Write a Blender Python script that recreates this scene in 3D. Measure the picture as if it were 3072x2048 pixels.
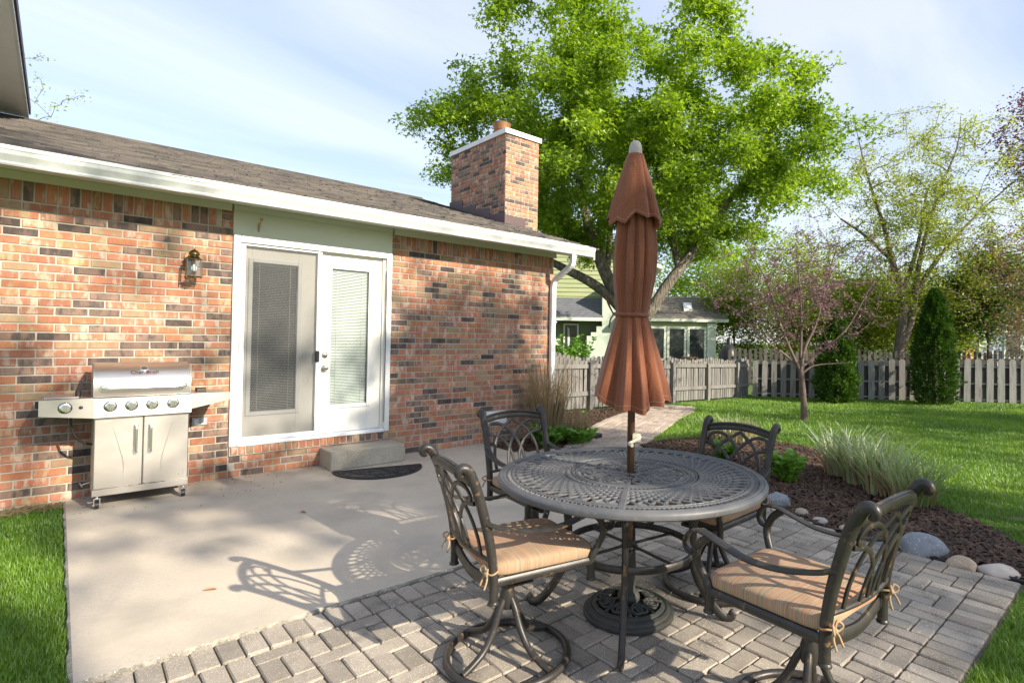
import bpy, math, random
import numpy as np
from mathutils import Vector, Matrix, Euler

for o in list(bpy.data.objects):
    bpy.data.objects.remove(o, do_unlink=True)
scene = bpy.context.scene
COL = scene.collection
R = math.radians
rng = random.Random(11)
nr = np.random.RandomState(7)

# ------------------------------------------------------------------ camera
cam_data = bpy.data.cameras.new('camera')
cam = bpy.data.objects.new('camera', cam_data)
COL.objects.link(cam)
cam_data.sensor_width = 36.0
cam_data.lens = 19.566
cam_data.shift_x = -0.06995
cam_data.shift_y = -0.01019
cam_data.clip_start = 0.05
cam_data.clip_end = 2000
_yaw, _pit, _roll = R(43.3486), R(0.7852), R(0.9709)
_F = Vector((math.sin(_yaw) * math.cos(_pit), math.cos(_yaw) * math.cos(_pit), math.sin(_pit)))
_R0 = Vector((math.cos(_yaw), -math.sin(_yaw), 0))
_U0 = _R0.cross(_F)
_Rt = _R0 * math.cos(_roll) + _U0 * math.sin(_roll)
_Up = -_R0 * math.sin(_roll) + _U0 * math.cos(_roll)
_m = Matrix((_Rt, _Up, -_F)).transposed().to_4x4()
_m.translation = Vector((0, -6.146, 1.3757))
cam.matrix_world = _m
scene.camera = cam
CAM = Vector((0, -6.146, 1.3757))

# ------------------------------------------------------------------ sky and sun
SUN_TO = Vector((0.23, -1.0, 0.53)).normalized()
SUN_EL = math.asin(SUN_TO.z)
SUN_AZ = math.atan2(SUN_TO.x, SUN_TO.y)
world = bpy.data.worlds.new('World')
scene.world = world
world.use_nodes = True
wt = world.node_tree
wt.nodes.clear()
w_out = wt.nodes.new('ShaderNodeOutputWorld')
w_bg = wt.nodes.new('ShaderNodeBackground')
w_bg.inputs['Strength'].default_value = 0.15
w_sky = wt.nodes.new('ShaderNodeTexSky')
w_sky.sky_type = 'NISHITA'
w_sky.sun_disc = False
w_sky.sun_elevation = SUN_EL
w_sky.sun_rotation = SUN_AZ
w_sky.air_density = 1.0
w_sky.dust_density = 0.6
w_sky.ozone_density = 1.5
w_tc = wt.nodes.new('ShaderNodeTexCoord')
w_sep = wt.nodes.new('ShaderNodeSeparateXYZ')
wt.links.new(w_tc.outputs['Generated'], w_sep.inputs[0])
w_add = wt.nodes.new('ShaderNodeMath'); w_add.operation = 'ADD'; w_add.inputs[1].default_value = 0.16
wt.links.new(w_sep.outputs['Z'], w_add.inputs[0])
w_max = wt.nodes.new('ShaderNodeMath'); w_max.operation = 'MAXIMUM'; w_max.inputs[1].default_value = 0.05
wt.links.new(w_add.outputs[0], w_max.inputs[0])
w_dx = wt.nodes.new('ShaderNodeMath'); w_dx.operation = 'DIVIDE'
w_dy = wt.nodes.new('ShaderNodeMath'); w_dy.operation = 'DIVIDE'
wt.links.new(w_sep.outputs['X'], w_dx.inputs[0]); wt.links.new(w_max.outputs[0], w_dx.inputs[1])
wt.links.new(w_sep.outputs['Y'], w_dy.inputs[0]); wt.links.new(w_max.outputs[0], w_dy.inputs[1])
w_cmb = wt.nodes.new('ShaderNodeCombineXYZ')
wt.links.new(w_dx.outputs[0], w_cmb.inputs[0]); wt.links.new(w_dy.outputs[0], w_cmb.inputs[1])
w_map = wt.nodes.new('ShaderNodeMapping')
w_map.inputs['Rotation'].default_value = (0, 0, R(-52))
w_map.inputs['Scale'].default_value = (0.55, 1.5, 1)
wt.links.new(w_cmb.outputs[0], w_map.inputs[0])
w_n = wt.nodes.new('ShaderNodeTexNoise')
w_n.inputs['Scale'].default_value = 1.5
w_n.inputs['Detail'].default_value = 6
w_n.inputs['Roughness'].default_value = 0.5
w_n.inputs['Distortion'].default_value = 0.7
wt.links.new(w_map.outputs[0], w_n.inputs['Vector'])
w_rmp = wt.nodes.new('ShaderNodeValToRGB')
w_rmp.color_ramp.elements[0].position = 0.34
w_rmp.color_ramp.elements[0].color = (2.05, 2.32, 3.05, 1)
w_rmp.color_ramp.elements[1].position = 0.66
w_rmp.color_ramp.elements[1].color = (3.15, 3.2, 3.5, 1)
wt.links.new(w_n.outputs['Fac'], w_rmp.inputs[0])
w_mix = wt.nodes.new('ShaderNodeMix'); w_mix.data_type = 'RGBA'
w_mix.inputs['Factor'].default_value = 0.68
wt.links.new(w_rmp.outputs['Color'], w_mix.inputs['B'])
wt.links.new(w_sky.outputs['Color'], w_mix.inputs['A'])
wt.links.new(w_mix.outputs['Result'], w_bg.inputs['Color'])
wt.links.new(w_bg.outputs[0], w_out.inputs[0])

sun_data = bpy.data.lights.new('sun', 'SUN')
sun_data.energy = 4.4
sun_data.angle = R(0.53)
sun_data.color = (1.0, 0.90, 0.74)
sun = bpy.data.objects.new('sun', sun_data)
COL.objects.link(sun)
sun.rotation_euler = (-SUN_TO).to_track_quat('-Z', 'Y').to_euler()
sun.location = SUN_TO * 60

scene.view_settings.view_transform = 'Standard'
scene.view_settings.look = 'None'
scene.view_settings.gamma = 1.0
scene.view_settings.exposure = 1.15
scene.view_settings.use_curve_mapping = False
scene.cycles.use_denoising = True
scene.cycles.max_bounces = 8
scene.cycles.transparent_max_bounces = 12
scene.cycles.caustics_reflective = False
scene.cycles.caustics_refractive = False
scene.cycles.sample_clamp_indirect = 6.0

# ------------------------------------------------------------------ materials
MATS = {}
def _ramp(nt, fac, lo, hi):
    r = nt.nodes.new('ShaderNodeMapRange')
    r.inputs['From Min'].default_value = lo; r.inputs['From Max'].default_value = hi
    nt.links.new(fac, r.inputs['Value'])
    return r.outputs['Result']
def _mixc(nt, fac, a, b, mode='MIX'):
    m = nt.nodes.new('ShaderNodeMix'); m.data_type = 'RGBA'; m.blend_type = mode
    for sock, v in (('Factor', fac), ('A', a), ('B', b)):
        if hasattr(v, 'is_linked') or hasattr(v, 'links'):
            nt.links.new(v, m.inputs[sock])
        elif sock == 'Factor':
            m.inputs[sock].default_value = v
        else:
            m.inputs[sock].default_value = (*v, 1)
    return m.outputs['Result']
def _vec(nt, coord, scale):
    if coord == 'Position':
        v = nt.nodes.new('ShaderNodeNewGeometry').outputs['Position']
    else:
        v = nt.nodes.new('ShaderNodeTexCoord').outputs[coord]
    if scale is None:
        return v
    mp = nt.nodes.new('ShaderNodeMapping')
    mp.inputs['Scale'].default_value = scale
    nt.links.new(v, mp.inputs[0])
    return mp.outputs[0]
def _noise(nt, vec, scale, detail=4, rough=0.55, dist=0.0):
    n = nt.nodes.new('ShaderNodeTexNoise')
    n.inputs['Scale'].default_value = scale
    n.inputs['Detail'].default_value = detail
    n.inputs['Roughness'].default_value = rough
    n.inputs['Distortion'].default_value = dist
    nt.links.new(vec, n.inputs['Vector'])
    return n.outputs['Fac']
def _rand(nt):
    g = nt.nodes.new('ShaderNodeNewGeometry'); i = nt.nodes.new('ShaderNodeObjectInfo')
    a = nt.nodes.new('ShaderNodeMath'); a.operation = 'ADD'
    nt.links.new(g.outputs['Random Per Island'], a.inputs[0]); nt.links.new(i.outputs['Random'], a.inputs[1])
    f = nt.nodes.new('ShaderNodeMath'); f.operation = 'FRACT'
    nt.links.new(a.outputs[0], f.inputs[0])
    return f.outputs[0]
def M(name, c1, c2=None, scale=6, lo=0.35, hi=0.65, rough=0.75, metal=0.0, bump=0.0, bscale=120, stretch=None,
      coord='Position', rnd=0.0, speck=None, sscale=300, slo=0.62, shi=0.68, spec=0.5, c3=None, scale3=1.2, lo3=.5, hi3=.7, stretch3=None, bdist=0.004):
    m = bpy.data.materials.new(name); m.use_nodes = True
    nt = m.node_tree; b = nt.nodes['Principled BSDF']
    b.inputs['Roughness'].default_value = rough
    b.inputs['Metallic'].default_value = metal
    b.inputs['Specular IOR Level'].default_value = spec
    col = None
    if c2 is not None:
        v = _vec(nt, coord, stretch)
        col = _mixc(nt, _ramp(nt, _noise(nt, v, scale), lo, hi), c1, c2)
    if c3 is not None:
        v = _vec(nt, coord, stretch3)
        col = _mixc(nt, _ramp(nt, _noise(nt, v, scale3), lo3, hi3), col if col is not None else c1, c3)
    if speck is not None:
        v = _vec(nt, coord, None)
        col = _mixc(nt, _ramp(nt, _noise(nt, v, sscale, 2), slo, shi), col if col is not None else c1, speck)
    if rnd:
        mr = nt.nodes.new('ShaderNodeMapRange')
        mr.inputs['To Min'].default_value = 1 - rnd; mr.inputs['To Max'].default_value = 1 + rnd
        nt.links.new(_rand(nt), mr.inputs['Value'])
        vm = nt.nodes.new('ShaderNodeVectorMath'); vm.operation = 'SCALE'
        if col is None:
            vm.inputs[0].default_value = c1
        else:
            nt.links.new(col, vm.inputs[0])
        nt.links.new(mr.outputs[0], vm.inputs['Scale'])
        col = vm.outputs[0]
    if col is None:
        b.inputs['Base Color'].default_value = (*c1, 1)
    else:
        nt.links.new(col, b.inputs['Base Color'])
    if bump:
        v = _vec(nt, coord, stretch)
        bp = nt.nodes.new('ShaderNodeBump')
        bp.inputs['Strength'].default_value = bump
        bp.inputs['Distance'].default_value = bdist
        nt.links.new(_noise(nt, v, bscale, 5), bp.inputs['Height'])
        nt.links.new(bp.outputs[0], b.inputs['Normal'])
    MATS[name] = m
    return m
def LEAF(name, c1, c2, trans=0.45, tcol=None, rough=0.5, gloss=0.06):
    m = bpy.data.materials.new(name); m.use_nodes = True
    nt = m.node_tree; nt.nodes.clear()
    out = nt.nodes.new('ShaderNodeOutputMaterial')
    col = _mixc(nt, _rand(nt), c1, c2)
    pos = _vec(nt, 'Position', None)
    col = _mixc(nt, _ramp(nt, _noise(nt, pos, 0.7, 2), 0.35, 0.65), col, tuple(x * 0.78 for x in c1))
    d = nt.nodes.new('ShaderNodeBsdfDiffuse'); t = nt.nodes.new('ShaderNodeBsdfTranslucent')
    nt.links.new(col, d.inputs[0])
    tc = _mixc(nt, 1.0, col, tcol or (1.25, 1.2, 0.55), 'MULTIPLY')
    nt.links.new(tc, t.inputs[0])
    mx = nt.nodes.new('ShaderNodeMixShader'); mx.inputs[0].default_value = trans
    nt.links.new(d.outputs[0], mx.inputs[1]); nt.links.new(t.outputs[0], mx.inputs[2])
    g = nt.nodes.new('ShaderNodeBsdfGlossy'); g.inputs['Roughness'].default_value = rough
    mg = nt.nodes.new('ShaderNodeMixShader'); mg.inputs[0].default_value = gloss
    nt.links.new(mx.outputs[0], mg.inputs[1]); nt.links.new(g.outputs[0], mg.inputs[2])
    nt.links.new(mg.outputs[0], out.inputs[0])
    MATS[name] = m
    return m

# ------------------------------------------------------------------ mesh building
class MB:
    def __init__(self):
        self.v = []; self.f = []; self.mi = []
    def add(self, vs, fs, mi=0):
        n = len(self.v)
        self.v.extend([tuple(p) for p in vs])
        self.f.extend([tuple(i + n for i in f) for f in fs])
        self.mi.extend([mi] * len(fs))
        return self
    def box(self, x0, x1, y0, y1, z0, z1, mi=0):
        return self.add([(x0, y0, z0), (x1, y0, z0), (x1, y1, z0), (x0, y1, z0), (x0, y0, z1), (x1, y0, z1), (x1, y1, z1), (x0, y1, z1)],
                        [(0, 3, 2, 1), (4, 5, 6, 7), (0, 1, 5, 4), (1, 2, 6, 5), (2, 3, 7, 6), (3, 0, 4, 7)], mi)
    def cbox(self, x0, x1, y0, y1, z0, z1, c=0.004, mi=0):
        # box with all edges chamfered
        vs = []; cx = (x0, x1); cy = (y0, y1); cz = (z0, z1)
        def V(i, j, k, ax):
            x = cx[i] + (c if i == 0 else -c) * (ax != 0); y = cy[j] + (c if j == 0 else -c) * (ax != 1); z = cz[k] + (c if k == 0 else -c) * (ax != 2)
            return (x, y, z)
        idx = {}
        for i in (0, 1):
            for j in (0, 1):
                for k in (0, 1):
                    for ax in (0, 1, 2):
                        idx[(i, j, k, ax)] = len(vs); vs.append(V(i, j, k, ax))
        g = lambda i, j, k, a: idx[(i, j, k, a)]
        fs = []
        fs += [(g(0,0,0,0), g(0,0,1,0), g(0,1,1,0), g(0,1,0,0)), (g(1,0,0,0), g(1,1,0,0), g(1,1,1,0), g(1,0,1,0))]
        fs += [(g(0,0,0,1), g(1,0,0,1), g(1,0,1,1), g(0,0,1,1)), (g(0,1,0,1), g(0,1,1,1), g(1,1,1,1), g(1,1,0,1))]
        fs += [(g(0,0,0,2), g(0,1,0,2), g(1,1,0,2), g(1,0,0,2)), (g(0,0,1,2), g(1,0,1,2), g(1,1,1,2), g(0,1,1,2))]
        for i in (0, 1):
            for j in (0, 1):
                fs.append((g(i,j,0,0), g(i,j,1,0), g(i,j,1,1), g(i,j,0,1)))
                fs.append((g(i,0,j,0), g(i,1,j,0), g(i,1,j,2), g(i,0,j,2)))
                fs.append((g(0,i,j,1), g(1,i,j,1), g(1,i,j,2), g(0,i,j,2)))
                for k in (0, 1):
                    fs.append((g(i,j,k,0), g(i,j,k,1), g(i,j,k,2)))
        return self.add(vs, fs, mi)
    def tube(self, pts, rad, n=8, cap=True, closed=False, flat=None, mi=0, up=None):
        # swept tube; rad number or list; flat=(a,b) scales the cross-section along (side, up)
        P = [Vector(p) for p in pts]; m = len(P)
        rr = [rad] * m if not hasattr(rad, '__len__') else list(rad)
        vs = []; fs = []
        prev = None
        for i in range(m):
            if closed:
                t = (P[(i + 1) % m] - P[(i - 1) % m])
            else:
                t = P[min(i + 1, m - 1)] - P[max(i - 1, 0)]
            if t.length < 1e-9: t = Vector((0, 0, 1))
            t.normalize()
            if up is not None:
                u = Vector(up); s = t.cross(u)
                if s.length < 1e-4: s = prev if prev is not None else t.orthogonal()
                s.normalize(); w = s.cross(t)
            else:
                if prev is None:
                    s = t.orthogonal().normalized()
                    if abs(t.z) < 0.9: s = t.cross(Vector((0, 0, 1))).normalized()
                else:
                    s = prev - t * prev.dot(t)
                    s = s.normalized() if s.length > 1e-6 else t.orthogonal().normalized()
                w = s.cross(t)
            prev = s
            a, b = (1, 1) if flat is None else flat
            for k in range(n):
                an = 2 * math.pi * (k + 0.5) / n
                vs.append(P[i] + s * (math.cos(an) * rr[i] * a) + w * (math.sin(an) * rr[i] * b))
        rings = m if closed else m - 1
        for i in range(rings):
            j = (i + 1) % m
            for k in range(n):
                l = (k + 1) % n
                fs.append((i * n + k, i * n + l, j * n + l, j * n + k))
        if cap and not closed:
            fs.append(tuple(range(n - 1, -1, -1))); fs.append(tuple((m - 1) * n + k for k in range(n)))
        return self.add(vs, fs, mi)
    def lathe(self, prof, n=24, c=(0, 0, 0), mi=0, cap=True):
        vs = []; fs = []
        for r, z in prof:
            for k in range(n):
                a = 2 * math.pi * k / n
                vs.append((c[0] + r * math.cos(a), c[1] + r * math.sin(a), c[2] + z))
        for i in range(len(prof) - 1):
            for k in range(n):
                l = (k + 1) % n
                fs.append((i * n + k, i * n + l, (i + 1) * n + l, (i + 1) * n + k))
        if cap:
            if prof[0][0] > 1e-5: fs.append(tuple(range(n - 1, -1, -1)))
            if prof[-1][0] > 1e-5: fs.append(tuple((len(prof) - 1) * n + k for k in range(n)))
        return self.add(vs, fs, mi)
    def extrude(self, poly, a, b, axis='x', mi=0):
        # poly: 2D points in the plane normal to axis; x: (y,z)  y: (x,z)  z: (x,y)
        def P(u, v, w):
            return {'x': (w, u, v), 'y': (u, w, v), 'z': (u, v, w)}[axis]
        n = len(poly)
        vs = [P(u, v, a) for u, v in poly] + [P(u, v, b) for u, v in poly]
        fs = [tuple(range(n - 1, -1, -1)), tuple(range(n, 2 * n))]
        for i in range(n):
            j = (i + 1) % n
            fs.append((i, j, n + j, n + i))
        return self.add(vs, fs, mi)
    def xf(self, mat, start=0):
        for i in range(start, len(self.v)):
            self.v[i] = tuple(mat @ Vector(self.v[i]))
        return self
    def mesh(self, name, mats, smooth=False):
        me = bpy.data.meshes.new(name)
        me.from_pydata(self.v, [], self.f)
        ms = mats if isinstance(mats, (list, tuple)) else [mats]
        for m in ms: me.materials.append(m)
        if len(ms) > 1: me.polygons.foreach_set('material_index', self.mi)
        if smooth:
            me.polygons.foreach_set('use_smooth', [True] * len(me.polygons))
        me.update()
        return me
    def build(self, name, mats, parent=None, smooth=False, angle=None):
        me = self.mesh(name, mats, smooth)
        o = link(name, me, parent)
        fix_normals(me)
        if angle is not None:
            try:
                me.set_sharp_from_angle(angle=R(angle))
            except Exception:
                pass
        return o
import bmesh
def fix_normals(me):
    bm = bmesh.new(); bm.from_mesh(me)
    bmesh.ops.recalc_face_normals(bm, faces=bm.faces)
    bm.to_mesh(me); bm.free()
def link(name, data, parent=None, loc=None):
    o = bpy.data.objects.new(name, data)
    COL.objects.link(o)
    if parent is not None: o.parent = parent
    if loc is not None: o.location = loc
    return o
def thing(name, label, cat, loc=(0, 0, 0), rz=0.0, group=None):
    o = bpy.data.objects.new(name, None)
    COL.objects.link(o); o.location = loc; o.rotation_euler = (0, 0, rz)
    o.empty_display_size = 0.1
    return tag(o, label, cat, group)
def tag(o, label=None, cat=None, group=None, kind=None):
    if label: o['label'] = label
    if cat: o['category'] = cat
    if group: o['group'] = group
    if kind: o['kind'] = kind
    return o
def copy_tree(o, parent=None):
    c = o.copy(); COL.objects.link(c)
    if parent is not None: c.parent = parent
    for ch in o.children: copy_tree(ch, c)
    return c
def np_mesh(name, verts, tris, mats, quads=False, mat_idx=None, smooth=False):
    me = bpy.data.meshes.new(name)
    k = 4 if quads else 3
    nf = len(tris)
    me.vertices.add(len(verts)); me.vertices.foreach_set('co', np.asarray(verts, np.float32).ravel())
    me.loops.add(nf * k); me.loops.foreach_set('vertex_index', np.asarray(tris, np.int32).ravel())
    me.polygons.add(nf)
    me.polygons.foreach_set('loop_start', np.arange(nf, dtype=np.int32) * k)
    try: me.polygons.foreach_set('loop_total', np.full(nf, k, np.int32))
    except Exception: pass
    for m in (mats if isinstance(mats, (list, tuple)) else [mats]): me.materials.append(m)
    if mat_idx is not None: me.polygons.foreach_set('material_index', np.asarray(mat_idx, np.int32))
    if smooth: me.polygons.foreach_set('use_smooth', [True] * nf)
    me.update(calc_edges=True)
    me.validate()
    return me
def spline(pts, n=8):
    # Catmull-Rom through pts
    P = [Vector(p) for p in pts]; out = []
    for i in range(len(P) - 1):
        p0 = P[max(i - 1, 0)]; p1 = P[i]; p2 = P[i + 1]; p3 = P[min(i + 2, len(P) - 1)]
        for k in range(n):
            t = k / n
            out.append(0.5 * ((2 * p1) + (p2 - p0) * t + (2 * p0 - 5 * p1 + 4 * p2 - p3) * t * t + (3 * p1 - p0 - 3 * p2 + p3) * t ** 3))
    out.append(P[-1])
    return out
def ground_z(x, y):
    d2 = (x - 14.3) ** 2 + (y - 2.6) ** 2
    return -0.035 - 0.13 * np.exp(-d2 / (2 * 3.2 ** 2))
# ================================================================== THE BRICK HOUSE
M('mortar', (0.39, 0.355, 0.29), (0.47, 0.43, 0.355), 9, bump=0.6, bscale=160, rough=0.95)
BR = []
def brickmat(name, a, b, c, rnd=0.22):
    m = M(name, a, b, 17, 0.36, 0.62, rough=0.88, bump=0.9, bscale=110, stretch=(1.0, 1.0, 0.55), rnd=rnd, c3=c, scale3=13,
          lo3=0.50, hi3=0.60, stretch3=(1.3, 1.3, 0.5), bdist=0.005)
    BR.append(m)
brickmat('brick_red', (0.36, 0.132, 0.076), (0.40, 0.18, 0.11), (0.47, 0.33, 0.25))
brickmat('brick_orange', (0.43, 0.19, 0.096), (0.37, 0.145, 0.08), (0.40, 0.29, 0.17))
brickmat('brick_pink', (0.38, 0.185, 0.115), (0.33, 0.145, 0.088), (0.47, 0.345, 0.25))
brickmat('brick_tan', (0.36, 0.25, 0.15), (0.26, 0.19, 0.115), (0.37, 0.18, 0.11))
brickmat('brick_brown', (0.18, 0.125, 0.10), (0.26, 0.165, 0.12), (0.10, 0.078, 0.068))
brickmat('brick_charcoal', (0.062, 0.048, 0.046), (0.10, 0.073, 0.064), (0.15, 0.10, 0.08), 0.3)
def brick_choice():
    r = rng.random()
    return 0 if r < .27 else 1 if r < .50 else 2 if r < .61 else 3 if r < .73 else 4 if r < .905 else 5
def brick_geo(w, h, var, depth=0.05):
    # front face towards -Y at y=0, wavy worn edges
    r = random.Random(1000 + var * 7)
    c = 0.0035
    def j(s=0.0016): return r.uniform(-s, s)
    vs = []
    for (sx, sz) in ((-1, -1), (1, -1), (1, 1), (-1, 1)):
        vs.append((sx * w / 2, depth, sz * h / 2))
    outer = []; inner = []
    N = 3 if w > h else 2
    pts = []
    for k in range(N): pts.append((-1 + 2 * k / N, -1))
    pts.append((1, -1)); pts.append((1, 1))
    for k in range(1, N): pts.append((1 - 2 * k / N, 1))
    pts.append((-1, 1))
    for (a, b) in pts:
        outer.append((a * w / 2 + j(.001), 0.004, b * h / 2 + j(.0012)))
    for (a, b) in pts:
        ia = a * (w / 2 - c * (abs(a) > .99)); ib = b * (h / 2 - c)
        inner.append((ia + j(), j(.0006), ib + j(.0014)))
    n = len(pts)
    vs = [(x, depth, z) for x, _, z in outer] + outer + inner
    fs = [tuple(range(2 * n, 3 * n))]
    for i in range(n):
        k = (i + 1) % n
        fs.append((i, k, n + k, n + i)); fs.append((n + i, n + k, 2 * n + k, 2 * n + i))
    return vs, fs
_bcache = {}
def brick_mesh(w, h, mat_i, var):
    key = (round(w, 3), round(h, 3), mat_i, var)
    if key not in _bcache:
        b = MB(); vs, fs = brick_geo(w, h, var); b.add(vs, fs)
        me = b.mesh('brick', BR[mat_i]); fix_normals(me)
        _bcache[key] = me
    return _bcache[key]
def brick_into(mb, w, h, mat_i, var, M4):
    vs, fs = brick_geo(w, h, var)
    mb.add([tuple(M4 @ Vector(v)) for v in vs], fs, mat_i)

house = thing('brick_house', 'single storey brick house with a low shingle roof, white gutter and patio doors', 'house', (0, 0, 0))
CH, JT = 0.0677, 0.0110
BW = 0.2032
ZSOL = 35 * CH          # bottom of the soldier course
DX0, DX1 = 1.195, 2.765   # opening of the door in the wall
WX1 = 5.19              # right corner of the wall
# mortar backing (walls)
mb = MB(); mb.box(-1.6, DX0 - .004, 0.007, 0.24, -0.2, 2.62)
wall_a = mb.build('wall', MATS['mortar'], house)
mb = MB(); mb.box(DX1 + .004, WX1 - .003, 0.007, 0.24, -0.2, 2.62)
mb.box(WX1 - .24, WX1 - .003, 0.24, 5.4, -0.2, 2.6)
wall_b = mb.build('wall', MATS['mortar'], house)
mb = MB(); mb.box(DX0 - .004, DX1 + .004, 0.007, 0.24, -0.2, 0.3)
wall_c = mb.build('wall', MATS['mortar'], house)
wall_a['label'] = 'brick wall left of the patio doors behind the grill'
wall_b['label'] = 'brick wall right of the patio doors as far as the downspout'
wall_c['label'] = 'low brick wall under the patio door sill'

singles = []   # (x, z, w, h, parent)
field = []
def course_row(x0, x1, z, start_full, out):
    x = x0; first = True
    while x < x1 - 0.03:
        w = BW if (start_full or not first) else BW / 2
        first = False
        e = min(x + w, x1)
        if e - x > 0.03: out.append((x, e, z))
        x = e
for i in range(35):
    z = i * CH + CH / 2
    out = []
    # left wall is laid from the door edge towards the left
    x = DX0; first = True
    while x > -1.2:
        w = BW / 2 if (first and i % 2) else BW
        first = False
        out.append((x - w, x, z)); x -= w
    for a, b, zz in out:
        if b > -0.47: singles.append(((a + b) / 2, zz, b - a - JT, CH - JT, wall_a))
        elif b > -1.2: field.append(((a + b) / 2, zz, b - a - JT, CH - JT))
    out = []
    course_row(DX1 + 0.002, WX1, z, i % 2 == 0, out)
    for a, b, zz in out: field.append(((a + b) / 2, zz, b - a - JT, CH - JT))
# soldier courses
x = DX0
while x > -0.9:
    if x < DX0 - 0.09: field.append((x - CH / 2, ZSOL + 0.103, CH - JT, 0.193))
    x -= CH
for q in range(3): field.append((DX0 - 0.05, ZSOL + 0.034 + q * CH, 0.092, CH - JT))
x = DX1 + 0.1
while x < WX1 - 0.03:
    field.append((x + CH / 2, ZSOL + 0.103, CH - JT, 0.193)); x += CH
for q in range(3): field.append((DX1 + 0.05, ZSOL + 0.034 + q * CH, 0.092, CH - JT))
# wall under the door: three courses, then the rowlock sill
for i in range(3):
    out = []
    course_row(DX0 + 0.002 + (0.05 if i % 2 else 0), DX1, i * CH + CH / 2, i % 2 == 1, out)
    for a, b, zz in out: field.append(((a + b) / 2, zz, b - a - JT, CH - JT))
def place_brick(x, z, w, h, parent):
    me = brick_mesh(w, h, brick_choice(), rng.randrange(5))
    o = link('brick', me, parent, (x, rng.uniform(-0.0018, 0.0018), z))
    o.rotation_euler = (rng.uniform(-.004, .004), rng.uniform(-.004, .004), rng.uniform(-.006, .006))
for s in singles: place_brick(*s)
mb = MB()
for (x, z, w, h) in field:
    M4 = Matrix.Translation((x, rng.uniform(-0.0018, 0.0018), z)) @ Euler((rng.uniform(-.004, .004), rng.uniform(-.004, .004), rng.uniform(-.006, .006))).to_matrix().to_4x4()
    brick_into(mb, w, h, brick_choice(), rng.randrange(5), M4)
# returns of the bricks round the jamb beside the door and the far corner
for i in range(36):
    for xx, ang in ((DX1 + .004, -90), (WX1, 90)):
        zz = i * CH + CH / 2
        if ang == -90 and zz < .33: continue
        yy = 0.055 if i % 2 else 0.095
        w = 0.092 if i % 2 else 0.17
        M4 = Matrix.Translation((xx - .002 if ang == -90 else xx - .002, yy + .004, zz)) @ Euler((0, 0, R(ang))).to_matrix().to_4x4()
        brick_into(mb, w, CH - JT, brick_choice(), rng.randrange(5), M4)
o = mb.build('brick_courses', BR, wall_b); o['kind'] = 'stuff'
# rowlock sill bricks: proud of the wall
nrow = 23
for i in range(nrow):
    x = DX0 + 0.01 + (i + .5) * (DX1 - DX0 - 0.01) / nrow
    b = MB(); w = (DX1 - DX0) / nrow - JT
    key = ('row', brick_choice(), rng.randrange(3))
    if key not in _bcache:
        b.cbox(-w / 2, w / 2, -0.02, 0.12, -0.038, 0.036, 0.004); me = b.mesh('sill_brick', BR[key[1]]); fix_normals(me); _bcache[key] = me
    o = link('sill_brick', _bcache[key], wall_c, (x, rng.uniform(-.002, .002), 0.252 + rng.uniform(-.002, .002)))
    o.rotation_euler = (R(4) + rng.uniform(-.01, .01), rng.uniform(-.01, .01), rng.uniform(-.01, .01))
mb = MB(); mb.box(DX0 + .004, DX1 - .004, -0.012, 0.1, 0.205, 0.283)
mb.build('sill_mortar', MATS['mortar'], wall_c)

# ---- trim, soffit, gutter
M('white_paint', (0.72, 0.72, 0.69), (0.66, 0.66, 0.63), 4, rough=0.45, bump=0.05, bscale=60)
M('white_metal', (0.78, 0.79, 0.80), (0.72, 0.73, 0.74), 3, rough=0.32)
M('gutter_white', (0.62, 0.64, 0.62), (0.54, 0.56, 0.53), 26, 0.4, 0.75, rough=0.35, stretch=(1, 1, .05))
M('sage_paint', (0.60, 0.645, 0.53), (0.56, 0.60, 0.49), 3, rough=0.7, bump=0.35, bscale=60, stretch=(0.4, 1, 1.6))
M('cream_soffit', (0.87, 0.85, 0.78), (0.83, 0.81, 0.74), 5, rough=0.6)
M('door_paint', (0.78, 0.76, 0.69), (0.74, 0.72, 0.65), 2.5, rough=0.42)
M('dark_gap', (0.02, 0.02, 0.022), rough=0.8)
for a_, b_ in ((-1.6, DX0 - .02), (DX1 + .02, WX1 + .03)):
    mb = MB(); mb.box(a_, b_, -0.022, 0.006, 2.530, 2.60); mb.build('frieze_board', MATS['sage_paint'], house)
mb = MB(); mb.box(DX0 - 0.002, DX1 + 0.002, 0.004, 0.10, 2.318, 2.602)
mb.box(DX0 - 0.0, DX1 + 0.0, -0.006, 0.004, 2.545, 2.60)
mb.build('header_panel', MATS['sage_paint'], house)
mb = MB(); mb.box(-1.6, 5.52, -0.36, 0.05, 2.602, 2.62)
mb.build('soffit', MATS['cream_soffit'], house)
mb = MB(); mb.box(-1.6, 5.52, -0.385, -0.361, 2.57, 2.70)
mb.build('fascia', MATS['white_paint'], house)
# K-style gutter profile (y,z)
gp = [(-.387, 2.54), (-.462, 2.54), (-.468, 2.552), (-.462, 2.566), (-.474, 2.585), (-.492, 2.612), (-.497, 2.64), (-.502, 2.646), (-.502, 2.662), (-.492, 2.664), (-.490, 2.648), (-.458, 2.57), (-.456, 2.552), (-.393, 2.552), (-.393, 2.65), (-.387, 2.65)]
mb = MB(); mb.extrude(gp, -1.6, 5.54, 'x')
mb.extrude([(-.392, 2.545), (-.46, 2.545), (-.47, 2.585), (-.49, 2.615), (-.497, 2.655), (-.392, 2.655)], 5.538, 5.546, 'x')
gutter = mb.build('gutter', MATS['gutter_white'], house)
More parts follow.
